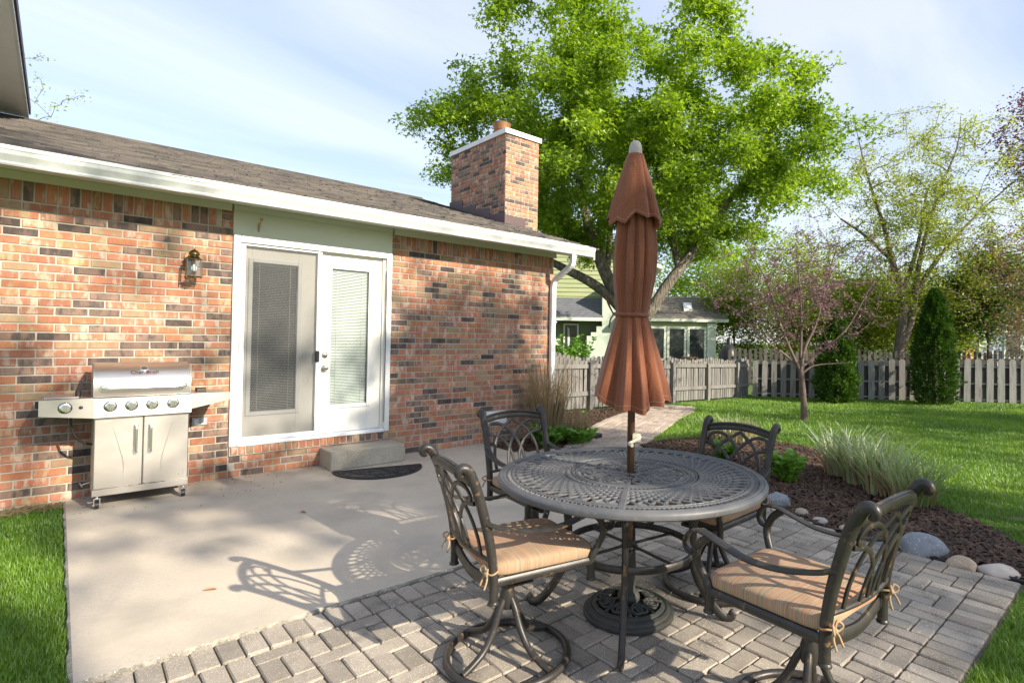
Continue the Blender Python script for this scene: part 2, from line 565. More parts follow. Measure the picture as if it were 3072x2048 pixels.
# downspout: two elbows then the pipe down the corner
def rect_sweep(mb, pts, a, b, side):
    # rectangular pipe along pts, side = sideways direction
    P = [Vector(q) for q in pts]; s = Vector(side); vs = []; fs = []
    for i, q in enumerate(P):
        t = (P[min(i + 1, len(P) - 1)] - P[max(i - 1, 0)]).normalized(); w = t.cross(s).normalized()
        k = 1.0 if i % 2 == 0 or len(P) < 6 else 0.95
        for (u, v) in ((-1, -1), (1, -1), (1, 1), (-1, 1)):
            vs.append(q + s * (u * a * k) + w * (v * b * k))
    for i in range(len(P) - 1):
        for k in range(4):
            l = (k + 1) % 4; fs.append((i * 4 + k, i * 4 + l, i * 4 + 4 + l, i * 4 + 4 + k))
    mb.add(vs, fs)
XD = 5.145
mb = MB()
pts = spline([(XD + .03, -.425, 2.55), (XD + .03, -.425, 2.47), (XD + .03, -.40, 2.40), (XD + .02, -.30, 2.33), (XD, -.17, 2.25), (XD, -.075, 2.19), (XD, -.045, 2.10), (XD, -.045, 2.03)], 5)
rect_sweep(mb, pts, 0.036, 0.028, (1, 0, 0))
ds = mb.build('downspout', MATS['white_metal'], house)
mb = MB(); mb.cbox(XD - .04, XD + .04, -.078, -.014, 1.55, 2.06, .008); mb.cbox(XD - .0385, XD + .0385, -.0765, -.0155, .16, 1.56, .008)
for q in (-.018, .0, .018): mb.box(XD + q - .003, XD + q + .003, -.0815, -.0775, .17, 2.05)
pts = spline([(XD, -.046, .22), (XD, -.05, .12), (XD + .01, -.12, .05), (XD + .02, -.26, .02)], 4)
rect_sweep(mb, pts, 0.038, 0.03, (1, 0, 0))
mb.build('pipe', MATS['white_metal'], ds)
mb = MB(); mb.box(XD - .05, XD + .05, -.0835, -.0795, 1.60, 1.615); mb.build('strap', MATS['white_metal'], ds)

# ---- roof: overlapping shingle courses as real steps
def shingle_mat(name, a, b, c):
    m = bpy.data.materials.new(name); m.use_nodes = True; nt = m.node_tree; bs = nt.nodes['Principled BSDF']
    bs.inputs['Roughness'].default_value = 0.95
    pos = _vec(nt, 'Position', (1, 1, 1))
    sep = nt.nodes.new('ShaderNodeSeparateXYZ'); nt.links.new(pos, sep.inputs[0])
    v = _vec(nt, 'Position', (1.1, 9, 3))
    n1 = _noise(nt, v, 1.6, 4)
    vor = nt.nodes.new('ShaderNodeTexWhiteNoise'); vor.noise_dimensions = '3D'
    mp = _vec(nt, 'Position', (5.5, 7.3, 0.0))
    fl = nt.nodes.new('ShaderNodeVectorMath'); fl.operation = 'FLOOR'; nt.links.new(mp, fl.inputs[0]); nt.links.new(fl.outputs[0], vor.inputs['Vector'])
    col = _mixc(nt, vor.outputs['Value'], a, b)
    col = _mixc(nt, _ramp(nt, n1, .42, .62), col, c)
    g = _noise(nt, _vec(nt, 'Position', None), 240, 2)
    col = _mixc(nt, _ramp(nt, g, .4, .7), col, tuple(x * 1.5 for x in a))
    nt.links.new(col, bs.inputs['Base Color'])
    bp = nt.nodes.new('ShaderNodeBump'); bp.inputs['Strength'].default_value = .7; bp.inputs['Distance'].default_value = .006
    nt.links.new(g, bp.inputs['Height']); nt.links.new(bp.outputs[0], bs.inputs['Normal'])
    MATS[name] = m; return m
shingle_mat('shingles', (0.045, 0.041, 0.040), (0.090, 0.080, 0.074), (0.165, 0.143, 0.118))
SL = 0.305
def roofz(y): return 2.668 + SL * (y + .42)
mb = MB(); ny = 42; y0 = -.47; dy = (5.05 - y0) / ny
r2 = random.Random(5)
for i in range(ny):
    ya = y0 + i * dy; yb = ya + dy + .03
    x = -1.6 - r2.random() * .3
    while x < 5.64:
        w = r2.choice((.10, .14, .17, .21, .28)); e = min(x + w, 5.64)
        th = r2.choice((.012, .018, .024)); yy = ya + r2.choice((0, 0, -.012))
        za, zb = roofz(yy), roofz(yb)
        mb.add([(x, yy, za), (e, yy, za), (e, yb, zb - .004), (x, yb, zb - .004), (x, yy, za + th), (e, yy, za + th), (e, yb, zb + .003), (x, yb, zb + .003)],
               [(0, 1, 5, 4), (4, 5, 6, 7), (1, 2, 6, 5), (3, 0, 4, 7)])
        x = e
mb.box(-1.6, 5.64, 4.95, 5.15, roofz(5.0), roofz(5.0) + .03)
vs = [(-1.6, y0, roofz(y0) - .02), (5.62, y0, roofz(y0) - .02), (5.62, 5.05, roofz(5.05) - .02), (-1.6, 5.05, roofz(5.05) - .02), (5.62, 10.5, 2.6), (-1.6, 10.5, 2.6)]
mb.add(vs, [(0, 1, 2, 3), (3, 2, 4, 5)])
roof = mb.build('roof', MATS['shingles'], house); 
mb = MB(); mb.add([(5.60, -.40, roofz(-.4) - .16), (5.60, -.40, roofz(-.4) - .022), (5.60, 5.05, roofz(5.05) - .022), (5.60, 5.05, roofz(5.05) - .16), (5.625, -.40, roofz(-.4) - .16), (5.625, -.40, roofz(-.4) - .022), (5.625, 5.05, roofz(5.05) - .022), (5.625, 5.05, roofz(5.05) - .16)],
       [(0, 1, 2, 3), (4, 5, 6, 7), (0, 1, 5, 4), (3, 2, 6, 7), (0, 3, 7, 4), (1, 2, 6, 5)])
mb.build('rake_board', MATS['white_paint'], roof)

# ---- chimney
CX0, CX1, CY0, CY1, CZ1 = 5.396, 6.107, 1.544, 3.327, 4.80
mb = MB(); mb.box(CX0 + .007, CX1 - .007, CY0 + .007, CY1 - .007, -0.2, CZ1)
chim = mb.build('chimney', MATS['mortar'], house)
mb = MB()
nc = 36
for i in range(nc):
    z = CZ1 - .035 - i * CH
    x = CX0 - (BW / 2 if i % 2 else 0)
    while x < CX1 - .02:
        a = max(x, CX0); b = min(x + BW, CX1)
        if b - a > .03:
            brick_into(mb, b - a - JT, CH - JT, brick_choice(), rng.randrange(5), Matrix.Translation(((a + b) / 2, CY0 + rng.uniform(-.002, .002), z)))
        x += BW
    y = CY0 - (0 if i % 2 else BW / 2)
    while y < CY1 - .02:
        a = max(y, CY0 + .004); b = min(y + BW, CY1)
        if b - a > .03:
            brick_into(mb, b - a - JT, CH - JT, brick_choice(), rng.randrange(5), Matrix.Translation((CX0 + rng.uniform(-.002, .002), (a + b) / 2, z)) @ Euler((0, 0, R(-90))).to_matrix().to_4x4())
            if i % 1 == 0: brick_into(mb, b - a - JT, CH - JT, brick_choice(), rng.randrange(5), Matrix.Translation((CX1, (a + b) / 2, z)) @ Euler((0, 0, R(90))).to_matrix().to_4x4())
        y += BW
o = mb.build('brick_courses', BR, chim); o['kind'] = 'stuff'
M('cap_white', (0.80, 0.80, 0.78), (0.72, 0.71, 0.68), 5, rough=0.4)
M('rusty_metal', (0.20, 0.10, 0.05), (0.30, 0.15, 0.07), 12, rough=0.6, metal=0.4, bump=.5, bscale=90)
M('flashing', (0.085, 0.052, 0.052), (0.10, 0.062, 0.06), 4, rough=0.4, metal=0.2)
mb = MB(); mb.box(CX0 - .03, CX1 + .03, CY0 - .03, CY1 + .03, CZ1 + .002, CZ1 + .085)
mb.box(CX0 + .02, CX1 - .02, CY0 + .02, CY1 - .02, CZ1 + .085, CZ1 + .095)
mb.build('cap', MATS['cap_white'], chim)
mb = MB(); fx, fy = 5.72, 2.15
mb.lathe([(.10, 0), (.10, .15), (.145, .155), (.15, .17), (.12, .18)], 24, (fx, fy, CZ1 + .095))
mb.lathe([(.135, .18), (.165, .295), (.16, .30), (.13, .18)], 28, (fx, fy, CZ1 + .095))
mb.lathe([(.165, .295), (.17, .305), (.14, .32), (0.001, .325)], 28, (fx, fy, CZ1 + .095))
mb.build('flue_cap', MATS['rusty_metal'], chim, True, 40)
for q in range(4):       # step flashing down the side
    ya = CY0 - .012 + q * .455; yb = ya + .46
    z0a, z0b = roofz(ya) + .012, roofz(yb) + .012; zt = roofz(ya) + .20 + .02 * (q % 2)
    m2 = MB(); xf = CX0 - .006 - .002 * (q % 2)
    m2.add([(xf, ya, z0a), (xf, yb, z0b), (xf, yb, zt + .03), (xf, ya, zt), (xf + .02, ya, z0a), (xf + .02, yb, z0b), (xf + .02, yb, zt + .03), (xf + .02, ya, zt)],
           [(0, 1, 2, 3), (7, 6, 5, 4), (0, 1, 5, 4), (3, 2, 6, 7), (0, 3, 7, 4), (1, 2, 6, 5)])
    m2.build('flashing', MATS['flashing'], chim)
m2 = MB(); m2.box(CX0 - .004, CX0 + .43, CY0 - .010, CY0 + .004, roofz(CY0) + .005, roofz(CY0) + .15); m2.build('flashing', MATS['flashing'], chim)

# ---- upper storey at the left: overhanging eave seen from below
M('dark_drip', (0.05, 0.03, 0.045), rough=0.6)
mb = MB(); mb.box(-1.6, -.40, 0.35, 5.2, 4.42, 4.44); us = mb.build('upper_soffit', MATS['cream_soffit'], house)
mb = MB(); mb.box(-.40, -.373, 0.35, 5.2, 4.415, 4.56); mb.build('fascia', MATS['white_paint'], us)
mb = MB(); mb.box(-1.6, -.355, 0.32, 5.2, 4.56, 4.585); mb.box(-.371, -.355, .32, 5.2, 4.47, 4.56); mb.build('shingle_edge', MATS['dark_drip'], us)
mb = MB(); mb.box(-1.6, -.66, 0.9, 5.5, 2.7, 4.42); mb.build('upper_wall', MATS['cream_soffit'], house)

# ---- patio doors
mb = MB()
mb.cbox(DX0 + .001, DX0 + .062, -.018, .06, .290, 2.318, .006); mb.cbox(DX1 - .062, DX1 - .001, -.018, .06, .290, 2.318, .006)
mb.cbox(DX0 + .064, DX1 - .064, -.016, .06, 2.262, 2.318, .006)
fr = mb.build('door_frame', MATS['white_paint'], house)
mb = MB(); mb.cbox(DX0 + .064, DX1 - .064, -.03, .12, .288, .325, .006); mb.build('threshold', MATS['white_metal'], fr)
mb = MB(); mb.cbox(DX0 + .060, DX1 - .060, -.022, .0, 2.245, 2.266, .004); mb.build('head_stop', MATS['white_paint'], fr)
mb = MB(); mb.box(DX1 - .092, DX1 - .064, .02, .1, .326, 2.260); mb.box(DX0 + .064, DX0 + .092, .02, .1, .326, 2.260); mb.build('jamb', MATS['door_paint'], fr)
def glassmat(name, tint, rough=.02, mixf=.55):
    m = bpy.data.materials.new(name); m.use_nodes = True; nt = m.node_tree; nt.nodes.clear()
    o = nt.nodes.new('ShaderNodeOutputMaterial'); t = nt.nodes.new('ShaderNodeBsdfTransparent'); g = nt.nodes.new('ShaderNodeBsdfGlossy')
    t.inputs[0].default_value = (*tint, 1); g.inputs['Roughness'].default_value = rough
    f = nt.nodes.new('ShaderNodeFresnel'); f.inputs[0].default_value = 1.52
    a = nt.nodes.new('ShaderNodeMath'); a.operation = 'MULTIPLY_ADD'; a.inputs[1].default_value = .75; a.inputs[2].default_value = 0.0
    nt.links.new(f.outputs[0], a.inputs[0])
    mx = nt.nodes.new('ShaderNodeMixShader'); nt.links.new(a.outputs[0], mx.inputs[0]); nt.links.new(t.outputs[0], mx.inputs[1]); nt.links.new(g.outputs[0], mx.inputs[2])
    nt.links.new(mx.outputs[0], o.inputs[0]); MATS[name] = m
glassmat('clear_glass', (.93, .96, .95), .02)
glassmat('door_glass', (.93, .96, .95), .16)
M('blind_white', (0.74, 0.75, 0.74), rough=0.45)
M('room_dark', (0.03, 0.03, 0.032), rough=0.9)
M('nickel', (0.62, 0.58, 0.50), (0.5, 0.46, 0.4), 20, rough=0.25, metal=1.0)
M('black_plastic', (0.018, 0.018, 0.02), rough=0.4)
def french_door(x0, x1, yb, gx0, gx1, gz0, gz1, label, knobs, hw=.0052, tl=.0018):
    z0, z1 = .330, 2.255
    m = MB()   # slab as four stiles round the light
    m.cbox(x0, gx0, yb, yb + .045, z0, z1, .003); m.cbox(gx1, x1, yb, yb + .045, z0, z1, .003)
    m.box(gx0, gx1, yb + .0005, yb + .0445, z0, gz0); m.box(gx0, gx1, yb + .0005, yb + .0445, gz1, z1)
    d = m.build('door', MATS['door_paint'], house); d['label'] = label
    m = MB(); t = .034
    for (a, b, c, e) in ((gx0 - t, gx0 + .006, gz0 - t, gz1 + t), (gx1 - .006, gx1 + t, gz0 - t, gz1 + t)):
        m.cbox(a, b, yb - .012, yb + .002, c, e, .005)
    m.cbox(gx0 + .006, gx1 - .006, yb - .0115, yb + .002, gz0 - t, gz0 + .006, .005); m.cbox(gx0 + .006, gx1 - .006, yb - .0115, yb + .002, gz1 - .006, gz1 + t, .005)
    m.build('glazing_trim', MATS['white_paint'], d)
    m = MB(); m.box(gx0, gx1, yb + .012, yb + .015, gz0, gz1); m.build('glass_pane', MATS['door_glass'], d)
    m = MB(); m.box(gx0, gx1, yb + .046, yb + .050, gz0, gz1); m.build('backing', MATS['room_dark'], d)
    m = MB(); n = int((gz1 - gz0) / .0165)
    for i in range(n):
        zc = gz0 + .008 + i * .0165
        m.add([(gx0 + .006, yb + .030 - hw, zc - tl), (gx1 - .006, yb + .030 - hw, zc - tl), (gx1 - .006, yb + .030 + hw, zc + tl), (gx0 + .006, yb + .030 + hw, zc + tl)], [(0, 1, 2, 3)])
    m.box(gx0 + .004, gx1 - .004, yb + .022, yb + .038, gz1 - .022, gz1 - .002)
    m.build('blind', MATS['blind_white'], d)
    m = MB()
    for xx in (gx0 + .07, gx1 - .07): m.box(xx - .0015, xx + .0015, yb + .0205, yb + .0225, gz0, gz1)
    m.build('blind_cord', MATS['white_paint'], d)
    if knobs:
        for zz, kind in ((1.155, 'deadbolt'), (1.02, 'door_knob')):
            m = MB(); prof = [(.031, 0), (.031, .006), (.024, .012), (.012, .016), (.012, .032), (.024, .038), (.027, .050), (.022, .060), (.001, .063)] if kind == 'door_knob' else [(.031, 0), (.031, .008), (.024, .016), (.013, .018), (.011, .024), (.001, .025)]
            m.lathe(prof, 20); m.xf(Matrix.Translation((x0 + .075, yb, zz)) @ Euler((R(90), 0, 0)).to_matrix().to_4x4())
            m.build(kind, MATS['nickel'], d, True, 40)
    return d
french_door(DX0 + .094, 1.985, .05, 1.37, 1.79, .60, 2.075, 'left patio door behind the screen, blinds dark', False, .0050, .0014)
french_door(1.99, DX1 - .094, .045, 2.115, 2.525, .615, 2.085, 'right patio door in white with closed blinds', True, .0064, .0056)
# sliding screen door in front of the left leaf
def screenmat():
    m = bpy.data.materials.new('screen_mesh'); m.use_nodes = True; nt = m.node_tree; nt.nodes.clear()
    o = nt.nodes.new('ShaderNodeOutputMaterial'); t = nt.nodes.new('ShaderNodeBsdfTransparent'); d = nt.nodes.new('ShaderNodeBsdfDiffuse')
    d.inputs[0].default_value = (.12, .12, .118, 1)
    mx = nt.nodes.new('ShaderNodeMixShader'); mx.inputs[0].default_value = .30
    nt.links.new(t.outputs[0], mx.inputs[1]); nt.links.new(d.outputs[0], mx.inputs[2]); nt.links.new(mx.outputs[0], o.inputs[0]); MATS['screen_mesh'] = m
screenmat()
sx0, sx1, sz0, sz1 = DX0 + .066, 2.005, .328, 2.262
m = MB(); w = .042
m.cbox(sx0, sx0 + w, .0, .022, sz0, sz1, .004); m.cbox(sx1 - w, sx1, .0, .022, sz0, sz1, .004)
m.cbox(sx0 + w, sx1 - w, .0015, .0205, sz0, sz0 + w, .004); m.cbox(sx0 + w, sx1 - w, .0015, .0205, sz1 - w, sz1, .004)
sd = m.build('screen_door', MATS['white_metal'], house); sd['label'] = 'white framed sliding insect screen over the left leaf'
m = MB(); m.box(sx0 + w - .004, sx1 - w + .004, .010, .0115, sz0 + w - .004, sz1 - w + .004); m.build('screen', MATS['screen_mesh'], sd)
m = MB(); m.cbox(sx1 - .052, sx1 - .012, -.018, .001, 1.085, 1.20, .006); m.cbox(sx1 - .05, sx1 - .034, -.032, -.016, 1.10, 1.185, .005); m.build('latch', MATS['black_plastic'], sd)
m = MB(); m.box(DX1 - .070, DX1 - .064, -.021, -.017, .40, 2.1); m.build('screen_track', MATS['dark_gap'], fr)
# foundation vent low on the right wall
m = MB(); m.box(4.08, 4.40, -.012, .004, .23, .40)
for q in range(6): m.box(4.09, 4.39, -.02, -.013, .245 + q * .025, .255 + q * .025)
m.build('foundation_vent', MATS['white_metal'], house)
# ================================================================== GROUND
def inpoly(P, poly):
    x, y = P[:, 0], P[:, 1]; n = len(poly); r = np.zeros(len(P), bool); j = n - 1
    for i in range(n):
        xi, yi = poly[i]; xj, yj = poly[j]
        c = ((yi > y) != (yj > y)) & (x < (xj - xi) * (y - yi) / (yj - yi + 1e-12) + xi)
        r ^= c; j = i
    return r
def smooth_poly(pts, n=5):
    q = spline([(a, b, 0) for a, b in pts], n)
    return [(v.x, v.y) for v in q]
M('soil', (0.065, 0.11, 0.018), (0.09, 0.14, 0.025), 5, c3=(0.10, 0.085, 0.04), scale3=1.3, lo3=.55, hi3=.75, rough=0.95, bump=.8, bscale=60)
gx = np.concatenate([np.linspace(-300, -16, 12), np.arange(-14, 36, 0.7), np.linspace(40, 300, 14)])
gy = np.concatenate([np.linspace(-300, -26, 12), np.arange(-24, 30, 0.7), np.linspace(34, 300, 14)])
GX, GY = np.meshgrid(gx, gy); GZ = ground_z(GX, GY)
V = np.stack([GX.ravel(), GY.ravel(), GZ.ravel()], 1)
nx = len(gx); I = np.arange(len(gx) * len(gy)).reshape(len(gy), nx)
Q = np.stack([I[:-1, :-1].ravel(), I[:-1, 1:].ravel(), I[1:, 1:].ravel(), I[1:, :-1].ravel()], 1)
o = link('lawn', np_mesh('lawn', V, Q, MATS['soil'], quads=True, smooth=True)); tag(o, 'green mown lawn round the patio and up to the fences', 'lawn', kind='structure')

# slab
M('concrete', (0.56, 0.485, 0.385), (0.48, 0.415, 0.325), 2.2, 0.3, 0.7, rough=0.92, bump=0.9, bscale=170, speck=(0.45, 0.39, 0.31), sscale=55, slo=.46, shi=.80,
  c3=(0.34, 0.305, 0.25), scale3=1.4, lo3=.52, hi3=.78, bdist=.003)
M('concrete_edge', (0.40, 0.36, 0.29), (0.22, 0.20, 0.16), 30, rough=0.95, bump=1.2, bscale=70, speck=(0.6, 0.57, 0.5), sscale=90, bdist=.01)
mb = MB(); SX0, SX1, SY0 = 0.06, 4.02, -3.215
r2 = random.Random(3)
edge = [(SX0, 0.0)]
n = 40
for i in range(n + 1): edge.append((SX0 + r2.uniform(-.006, .006), 0.0 + (SY0 + .01) * (i + .5) / (n + 1)))
n = 90
for i in range(n + 1): edge.append((SX0 + (SX1 - SX0) * i / n, SY0 + r2.uniform(-.007, .007)))
edge.append((SX1, 0.0))
vs = [(a, b, 0) for a, b in edge]; k = len(vs)
cx, cy = 2.0, -1.6
def inset(a, b, d):
    return (min(max(a, SX0 + d), SX1 - d) if abs(a - SX0) < .02 or abs(a - SX1) < .02 else a, max(b, SY0 + d) if b < SY0 + .02 else b)
low = [(a, b, -.006 - r2.random() * .006) for a, b in edge]; bot = [(a, b, -.12) for a, b in edge]
top = [(*inset(a, b, .012), 0) for a, b in edge]
mb.add(top + low + bot, [tuple(range(k))], 0)
n0 = 0
for i in range(k):
    j = (i + 1) % k
    mb.f.append((k + i, k + j, j, i)); mb.mi.append(1); mb.f.append((2 * k + i, 2 * k + j, k + j, k + i)); mb.mi.append(1)
o = mb.build('patio_slab', [MATS['concrete'], MATS['concrete_edge']]); tag(o, 'pale concrete patio slab along the brick wall', 'patio', kind='structure')

# pavers
M('paver', (0.285, 0.245, 0.195), (0.36, 0.31, 0.25), 5, rough=0.93, bump=1.2, bscale=190, speck=(0.50, 0.45, 0.38), sscale=150, slo=.58, shi=.64, rnd=.25, bdist=.004,
  c3=(0.17, 0.148, 0.122), scale3=4.0, lo3=.52, hi3=.70)
M('paver_sand', (0.095, 0.08, 0.06), (0.16, 0.135, 0.10), 14, rough=1.0, bump=1.0, bscale=150, c3=(0.05, 0.06, 0.025), scale3=2.5, lo3=.55, hi3=.7)
PAV = [(-.5, -3.222), (4.03, -3.222), (4.03, -.62), (4.66, -.80), (5.45, -1.42), (4.95, -2.5), (4.62, -3.35), (4.43, -3.85), (4.27, -4.25), (4.17, -4.85), (4.17, -5.55), (-.5, -5.55)]
mb = MB(); mb.add([(a, b, -.031) for a, b in PAV], [tuple(range(len(PAV)))])
pav = mb.build('paver_patio', MATS['paver_sand']); tag(pav, 'grey concrete pavers under the dining set', 'patio', kind='structure')
U = 0.0925
def paver_geo(L, W, var, h=.045):
    r = random.Random(500 + var); c = .005
    def rr(x): return x + r.uniform(-.0012, .0012)
    def ring(a, b, cc, z, jz=0):
        pts = []
        for (sx, sy) in ((1, 1), (-1, 1), (-1, -1), (1, -1)):
            if sx * sy > 0: q = [(sx * a, sy * (b - cc)), (sx * (a - cc), sy * b)]
            else: q = [(sx * (a - cc), sy * b), (sx * a, sy * (b - cc))]
            pts += [(rr(x), rr(y), z + r.uniform(-jz, jz)) for x, y in q]
        return pts
    a, b = L / 2, W / 2
    v = ring(a, b, .006, -h) + ring(a, b, .006, -.006, .001) + ring(a - c, b - c, .005, 0, .0006)
    f = [tuple(range(16, 24))]
    for i in range(8):
        j = (i + 1) % 8
        f += [(i, j, 8 + j, 8 + i), (8 + i, 8 + j, 16 + j, 16 + i)]
    return v, f
slots = []   # (x, y, rot90)
x = -.5
xs0 = 0.633 - U * 2 * 6
ncol = 40
for i in range(60):
    xx = 0.716 + (i - 13) * U + U / 2
    slots.append((xx, -3.222 - U, 1))
for c_ in range(ncol):
    cx0 = xs0 + c_ * 2 * U; A = (c_ % 2 == 0)
    yy = -3.415
    seq = ['H', 'V'] if A else ['V', 'H']; s = 0
    while yy > -5.3575 + .01:
        t = seq[s % 2]; s += 1
        if yy - 2 * U < -5.3575 - .01: t = 'H'
        if t == 'H':
            slots.append((cx0 + U, yy - U / 2, 0)); yy -= U
        else:
            slots.append((cx0 + U / 2, yy - U, 1)); slots.append((cx0 + 1.5 * U, yy - U, 1)); yy -= 2 * U
for i in range(60): slots.append((0.716 + (i - 13) * U + U / 2, -5.3575 - U, 1))
# strip beside the slab towards the path
yy0 = -3.222
for c_ in range(9):
    cx0 = 4.03 + c_ * 2 * U; A = (c_ % 2 == 0); yy = yy0; s = 0
    seq = ['H', 'V'] if A else ['V', 'H']
    while yy < -.5:
        t = seq[s % 2]; s += 1
        if t == 'H': slots.append((cx0 + U, yy + U / 2, 0)); yy += U
        else: slots.append((cx0 + U / 2, yy + U, 1)); slots.append((cx0 + 1.5 * U, yy + U, 1)); yy += 2 * U
S_ = np.array([(a, b) for a, b, _ in slots]); ok = inpoly(S_, PAV)
slots = [s for s, k_ in zip(slots, ok) if k_]
def infront(x, y):
    d = Vector((x, y, 0)) - CAM
    return d.dot(_F)
def inframe(x, y, z=0, mx=.06):
    d = Vector((x, y, z)) - CAM; w = d.dot(_F)
    if w < .3: return False
    u = (1750.9 + 1669.6 * d.dot(_Rt) / w) / 3072; v = (992.7 - 1669.6 * d.dot(_Up) / w) / 2048
    return -mx < u < 1 + mx and -mx < v < 1 + mx
vis = [s for s in slots if inframe(s[0], s[1])]
vis.sort(key=lambda s: infront(s[0], s[1]))
near = set((round(s[0], 4), round(s[1], 4)) for s in vis[:300])
_pm = []
for v_ in range(7):
    b = MB(); vv, ff = paver_geo(2 * U - .0065, U - .0065, v_); b.add(vv, ff); me = b.mesh('paver', MATS['paver']); fix_normals(me); _pm.append(me)
mbf = MB()
for (x, y, rot) in slots:
    v_ = rng.randrange(7); z = -.012 + rng.uniform(-.0045, .0035)
    e = Euler((rng.uniform(-.012, .012), rng.uniform(-.012, .012), (R(90) if rot else 0) + rng.uniform(-.012, .012)))
    if (round(x, 4), round(y, 4)) in near:
        o = link('paver', _pm[v_], pav, (x, y, z)); o.rotation_euler = e
    else:
        vv, ff = paver_geo(2 * U - .0065, U - .0065, v_); M4 = Matrix.Translation((x, y, z)) @ e.to_matrix().to_4x4()
        mbf.add([tuple(M4 @ Vector(q)) for q in vv], ff)
o = mbf.build('paver_field', MATS['paver'], pav); o['kind'] = 'stuff'

# brick path
M('path_brick', (0.36, 0.285, 0.23), (0.45, 0.365, 0.305), 6, rough=0.93, bump=1.0, bscale=200, speck=(0.55, 0.46, 0.39), sscale=160, rnd=.16, bdist=.003)
PL = spline([(4.70, -.80, 0), (5.84, 0.0, 0), (7.17, .74, 0), (8.31, 1.22, 0), (9.6, 1.62, 0)], 10)
PR = spline([(5.50, -1.45, 0), (6.50, -.92, 0), (8.19, -.05, 0), (9.23, .42, 0), (10.2, 1.05, 0)], 10)
mb = MB(); k = len(PL)
vs = [(q.x, q.y, -.027 + (ground_z(q.x, q.y) + .035)) for q in PL] + [(q.x, q.y, -.027 + (ground_z(q.x, q.y) + .035)) for q in PR]
mb.add(vs, [(i, i + 1, k + i + 1, k + i) for i in range(k - 1)])
path = mb.build('path', MATS['paver_sand']); tag(path, 'curved brick path leading from the patio to the gate', 'path', kind='structure')
_pb = []
for v_ in range(5):
    b = MB(); vv, ff = paver_geo(.196, .092, 40 + v_, .03); b.add(vv, ff); me = b.mesh('brick', MATS['path_brick']); fix_normals(me); _pb.append(me)
def lerp_path(t, s):
    f = t * (k - 1); i = min(int(f), k - 2); u = f - i
    a = PL[i].lerp(PL[i + 1], u); b = PR[i].lerp(PR[i + 1], u)
    return a.lerp(b, s)
nrows = 10; cnt = 0
for rI in range(nrows):
    s = (rI + .5) / nrows; t = rng.random() * .03
    while t < .985 and cnt < 300:
        a = lerp_path(t, s); step = .004; tt = t
        while tt < 1 and (lerp_path(tt, s) - a).length < .205: tt += .002
        b = lerp_path(min(tt, 1), s); c = (a + b) / 2; d = b - a
        o = link('brick', _pb[rng.randrange(5)], path, (c.x, c.y, -.010 + (ground_z(c.x, c.y) + .035) + rng.uniform(-.004, .004)))
        o.rotation_euler = (rng.uniform(-.02, .02), rng.uniform(-.02, .02), math.atan2(d.y, d.x) + rng.uniform(-.04, .04))
        wl = ((lerp_path(t, 1) - lerp_path(t, 0)).length / nrows - .006) / .092
        o.scale = (1, wl, 1)
        t = tt; cnt += 1

# mulch beds
M('mulch', (0.028, 0.016, 0.011), (0.05, 0.03, 0.02), 20, rough=0.95, bump=1, bscale=80)
M('mulch_chip', (0.060, 0.034, 0.022), (0.11, 0.066, 0.042), 8, rough=0.9, rnd=.5)
BED_A = smooth_poly([(5.54, -1.44), (5.72, -1.28), (6.5, -1.36), (7.25, -2.0), (7.25, -2.9), (6.5, -3.75), (5.55, -4.75), (5.3, -5.1), (4.9, -5.42), (4.3, -5.62)], 5) + [(4.2, -5.5)] + PAV[9:4:-1]
BED_B = [(4.03, 0.0), (4.03, -.62), (4.68, -.8)] + [(q.x, q.y) for q in PL[1:36]] + [(8.6, 1.66), (7.3, 1.72), (5.2, 1.75), (5.2, 0)]
def scatter(poly, n, r):
    P = np.array(poly); lo = P.min(0); hi = P.max(0); out = np.zeros((0, 2))
    while len(out) < n:
        q = lo + (hi - lo) * r.rand(n * 2, 2); q = q[inpoly(q, poly)]; out = np.vstack([out, q])
    return out[:n]
def chips(C, z, L, r, W=.012):
    n = len(C); a = r.rand(n) * 6.283; tl = (r.rand(n) - .5) * 1.0
    d = np.stack([np.cos(a) * np.cos(tl), np.sin(a) * np.cos(tl), np.sin(tl)], 1); s = np.stack([-np.sin(a), np.cos(a), (r.rand(n) - .5) * .8], 1)
    l = (L * (.5 + r.rand(n)))[:, None] / 2; w = (W * (.5 + r.rand(n)))[:, None] / 2
    c = np.column_stack([C, z + r.rand(n) * .022])
    up = np.array([[0, 0, .004]])
    v = np.stack([c - d * l - s * w, c + d * l - s * w * .6, c + d * l + s * w * .7, c - d * l + s * w, c + up + 0 * d], 1).reshape(-1, 3)
    i = np.arange(n)[:, None] * 5
    f = np.concatenate([i + np.array([[0, 1, 4]]), i + np.array([[1, 2, 4]]), i + np.array([[2, 3, 4]]), i + np.array([[3, 0, 4]])], 0)
    return v, f
for nm, poly, cntc, lab in (('mulch_bed', BED_A, 26000, 'dark mulch bed with grasses between patio and lawn'), ('mulch_bed', BED_B, 15000, 'dark mulch bed between brick path and house corner')):
    mb = MB(); mb.add([(a, b, -.023 + (ground_z(a, b) + .035)) for a, b in poly], [tuple(range(len(poly)))])
    bed = mb.build(nm, MATS['mulch']); tag(bed, lab, 'mulch bed', kind='structure')
    C = scatter(poly, cntc, nr); v, f = chips(C, -.024 + (ground_z(C[:, 0], C[:, 1]) + .035), .066, nr, .015)
    o = link('mulch_chips', np_mesh('mulch_chips', v, f, MATS['mulch_chip']), bed); o['kind'] = 'stuff'

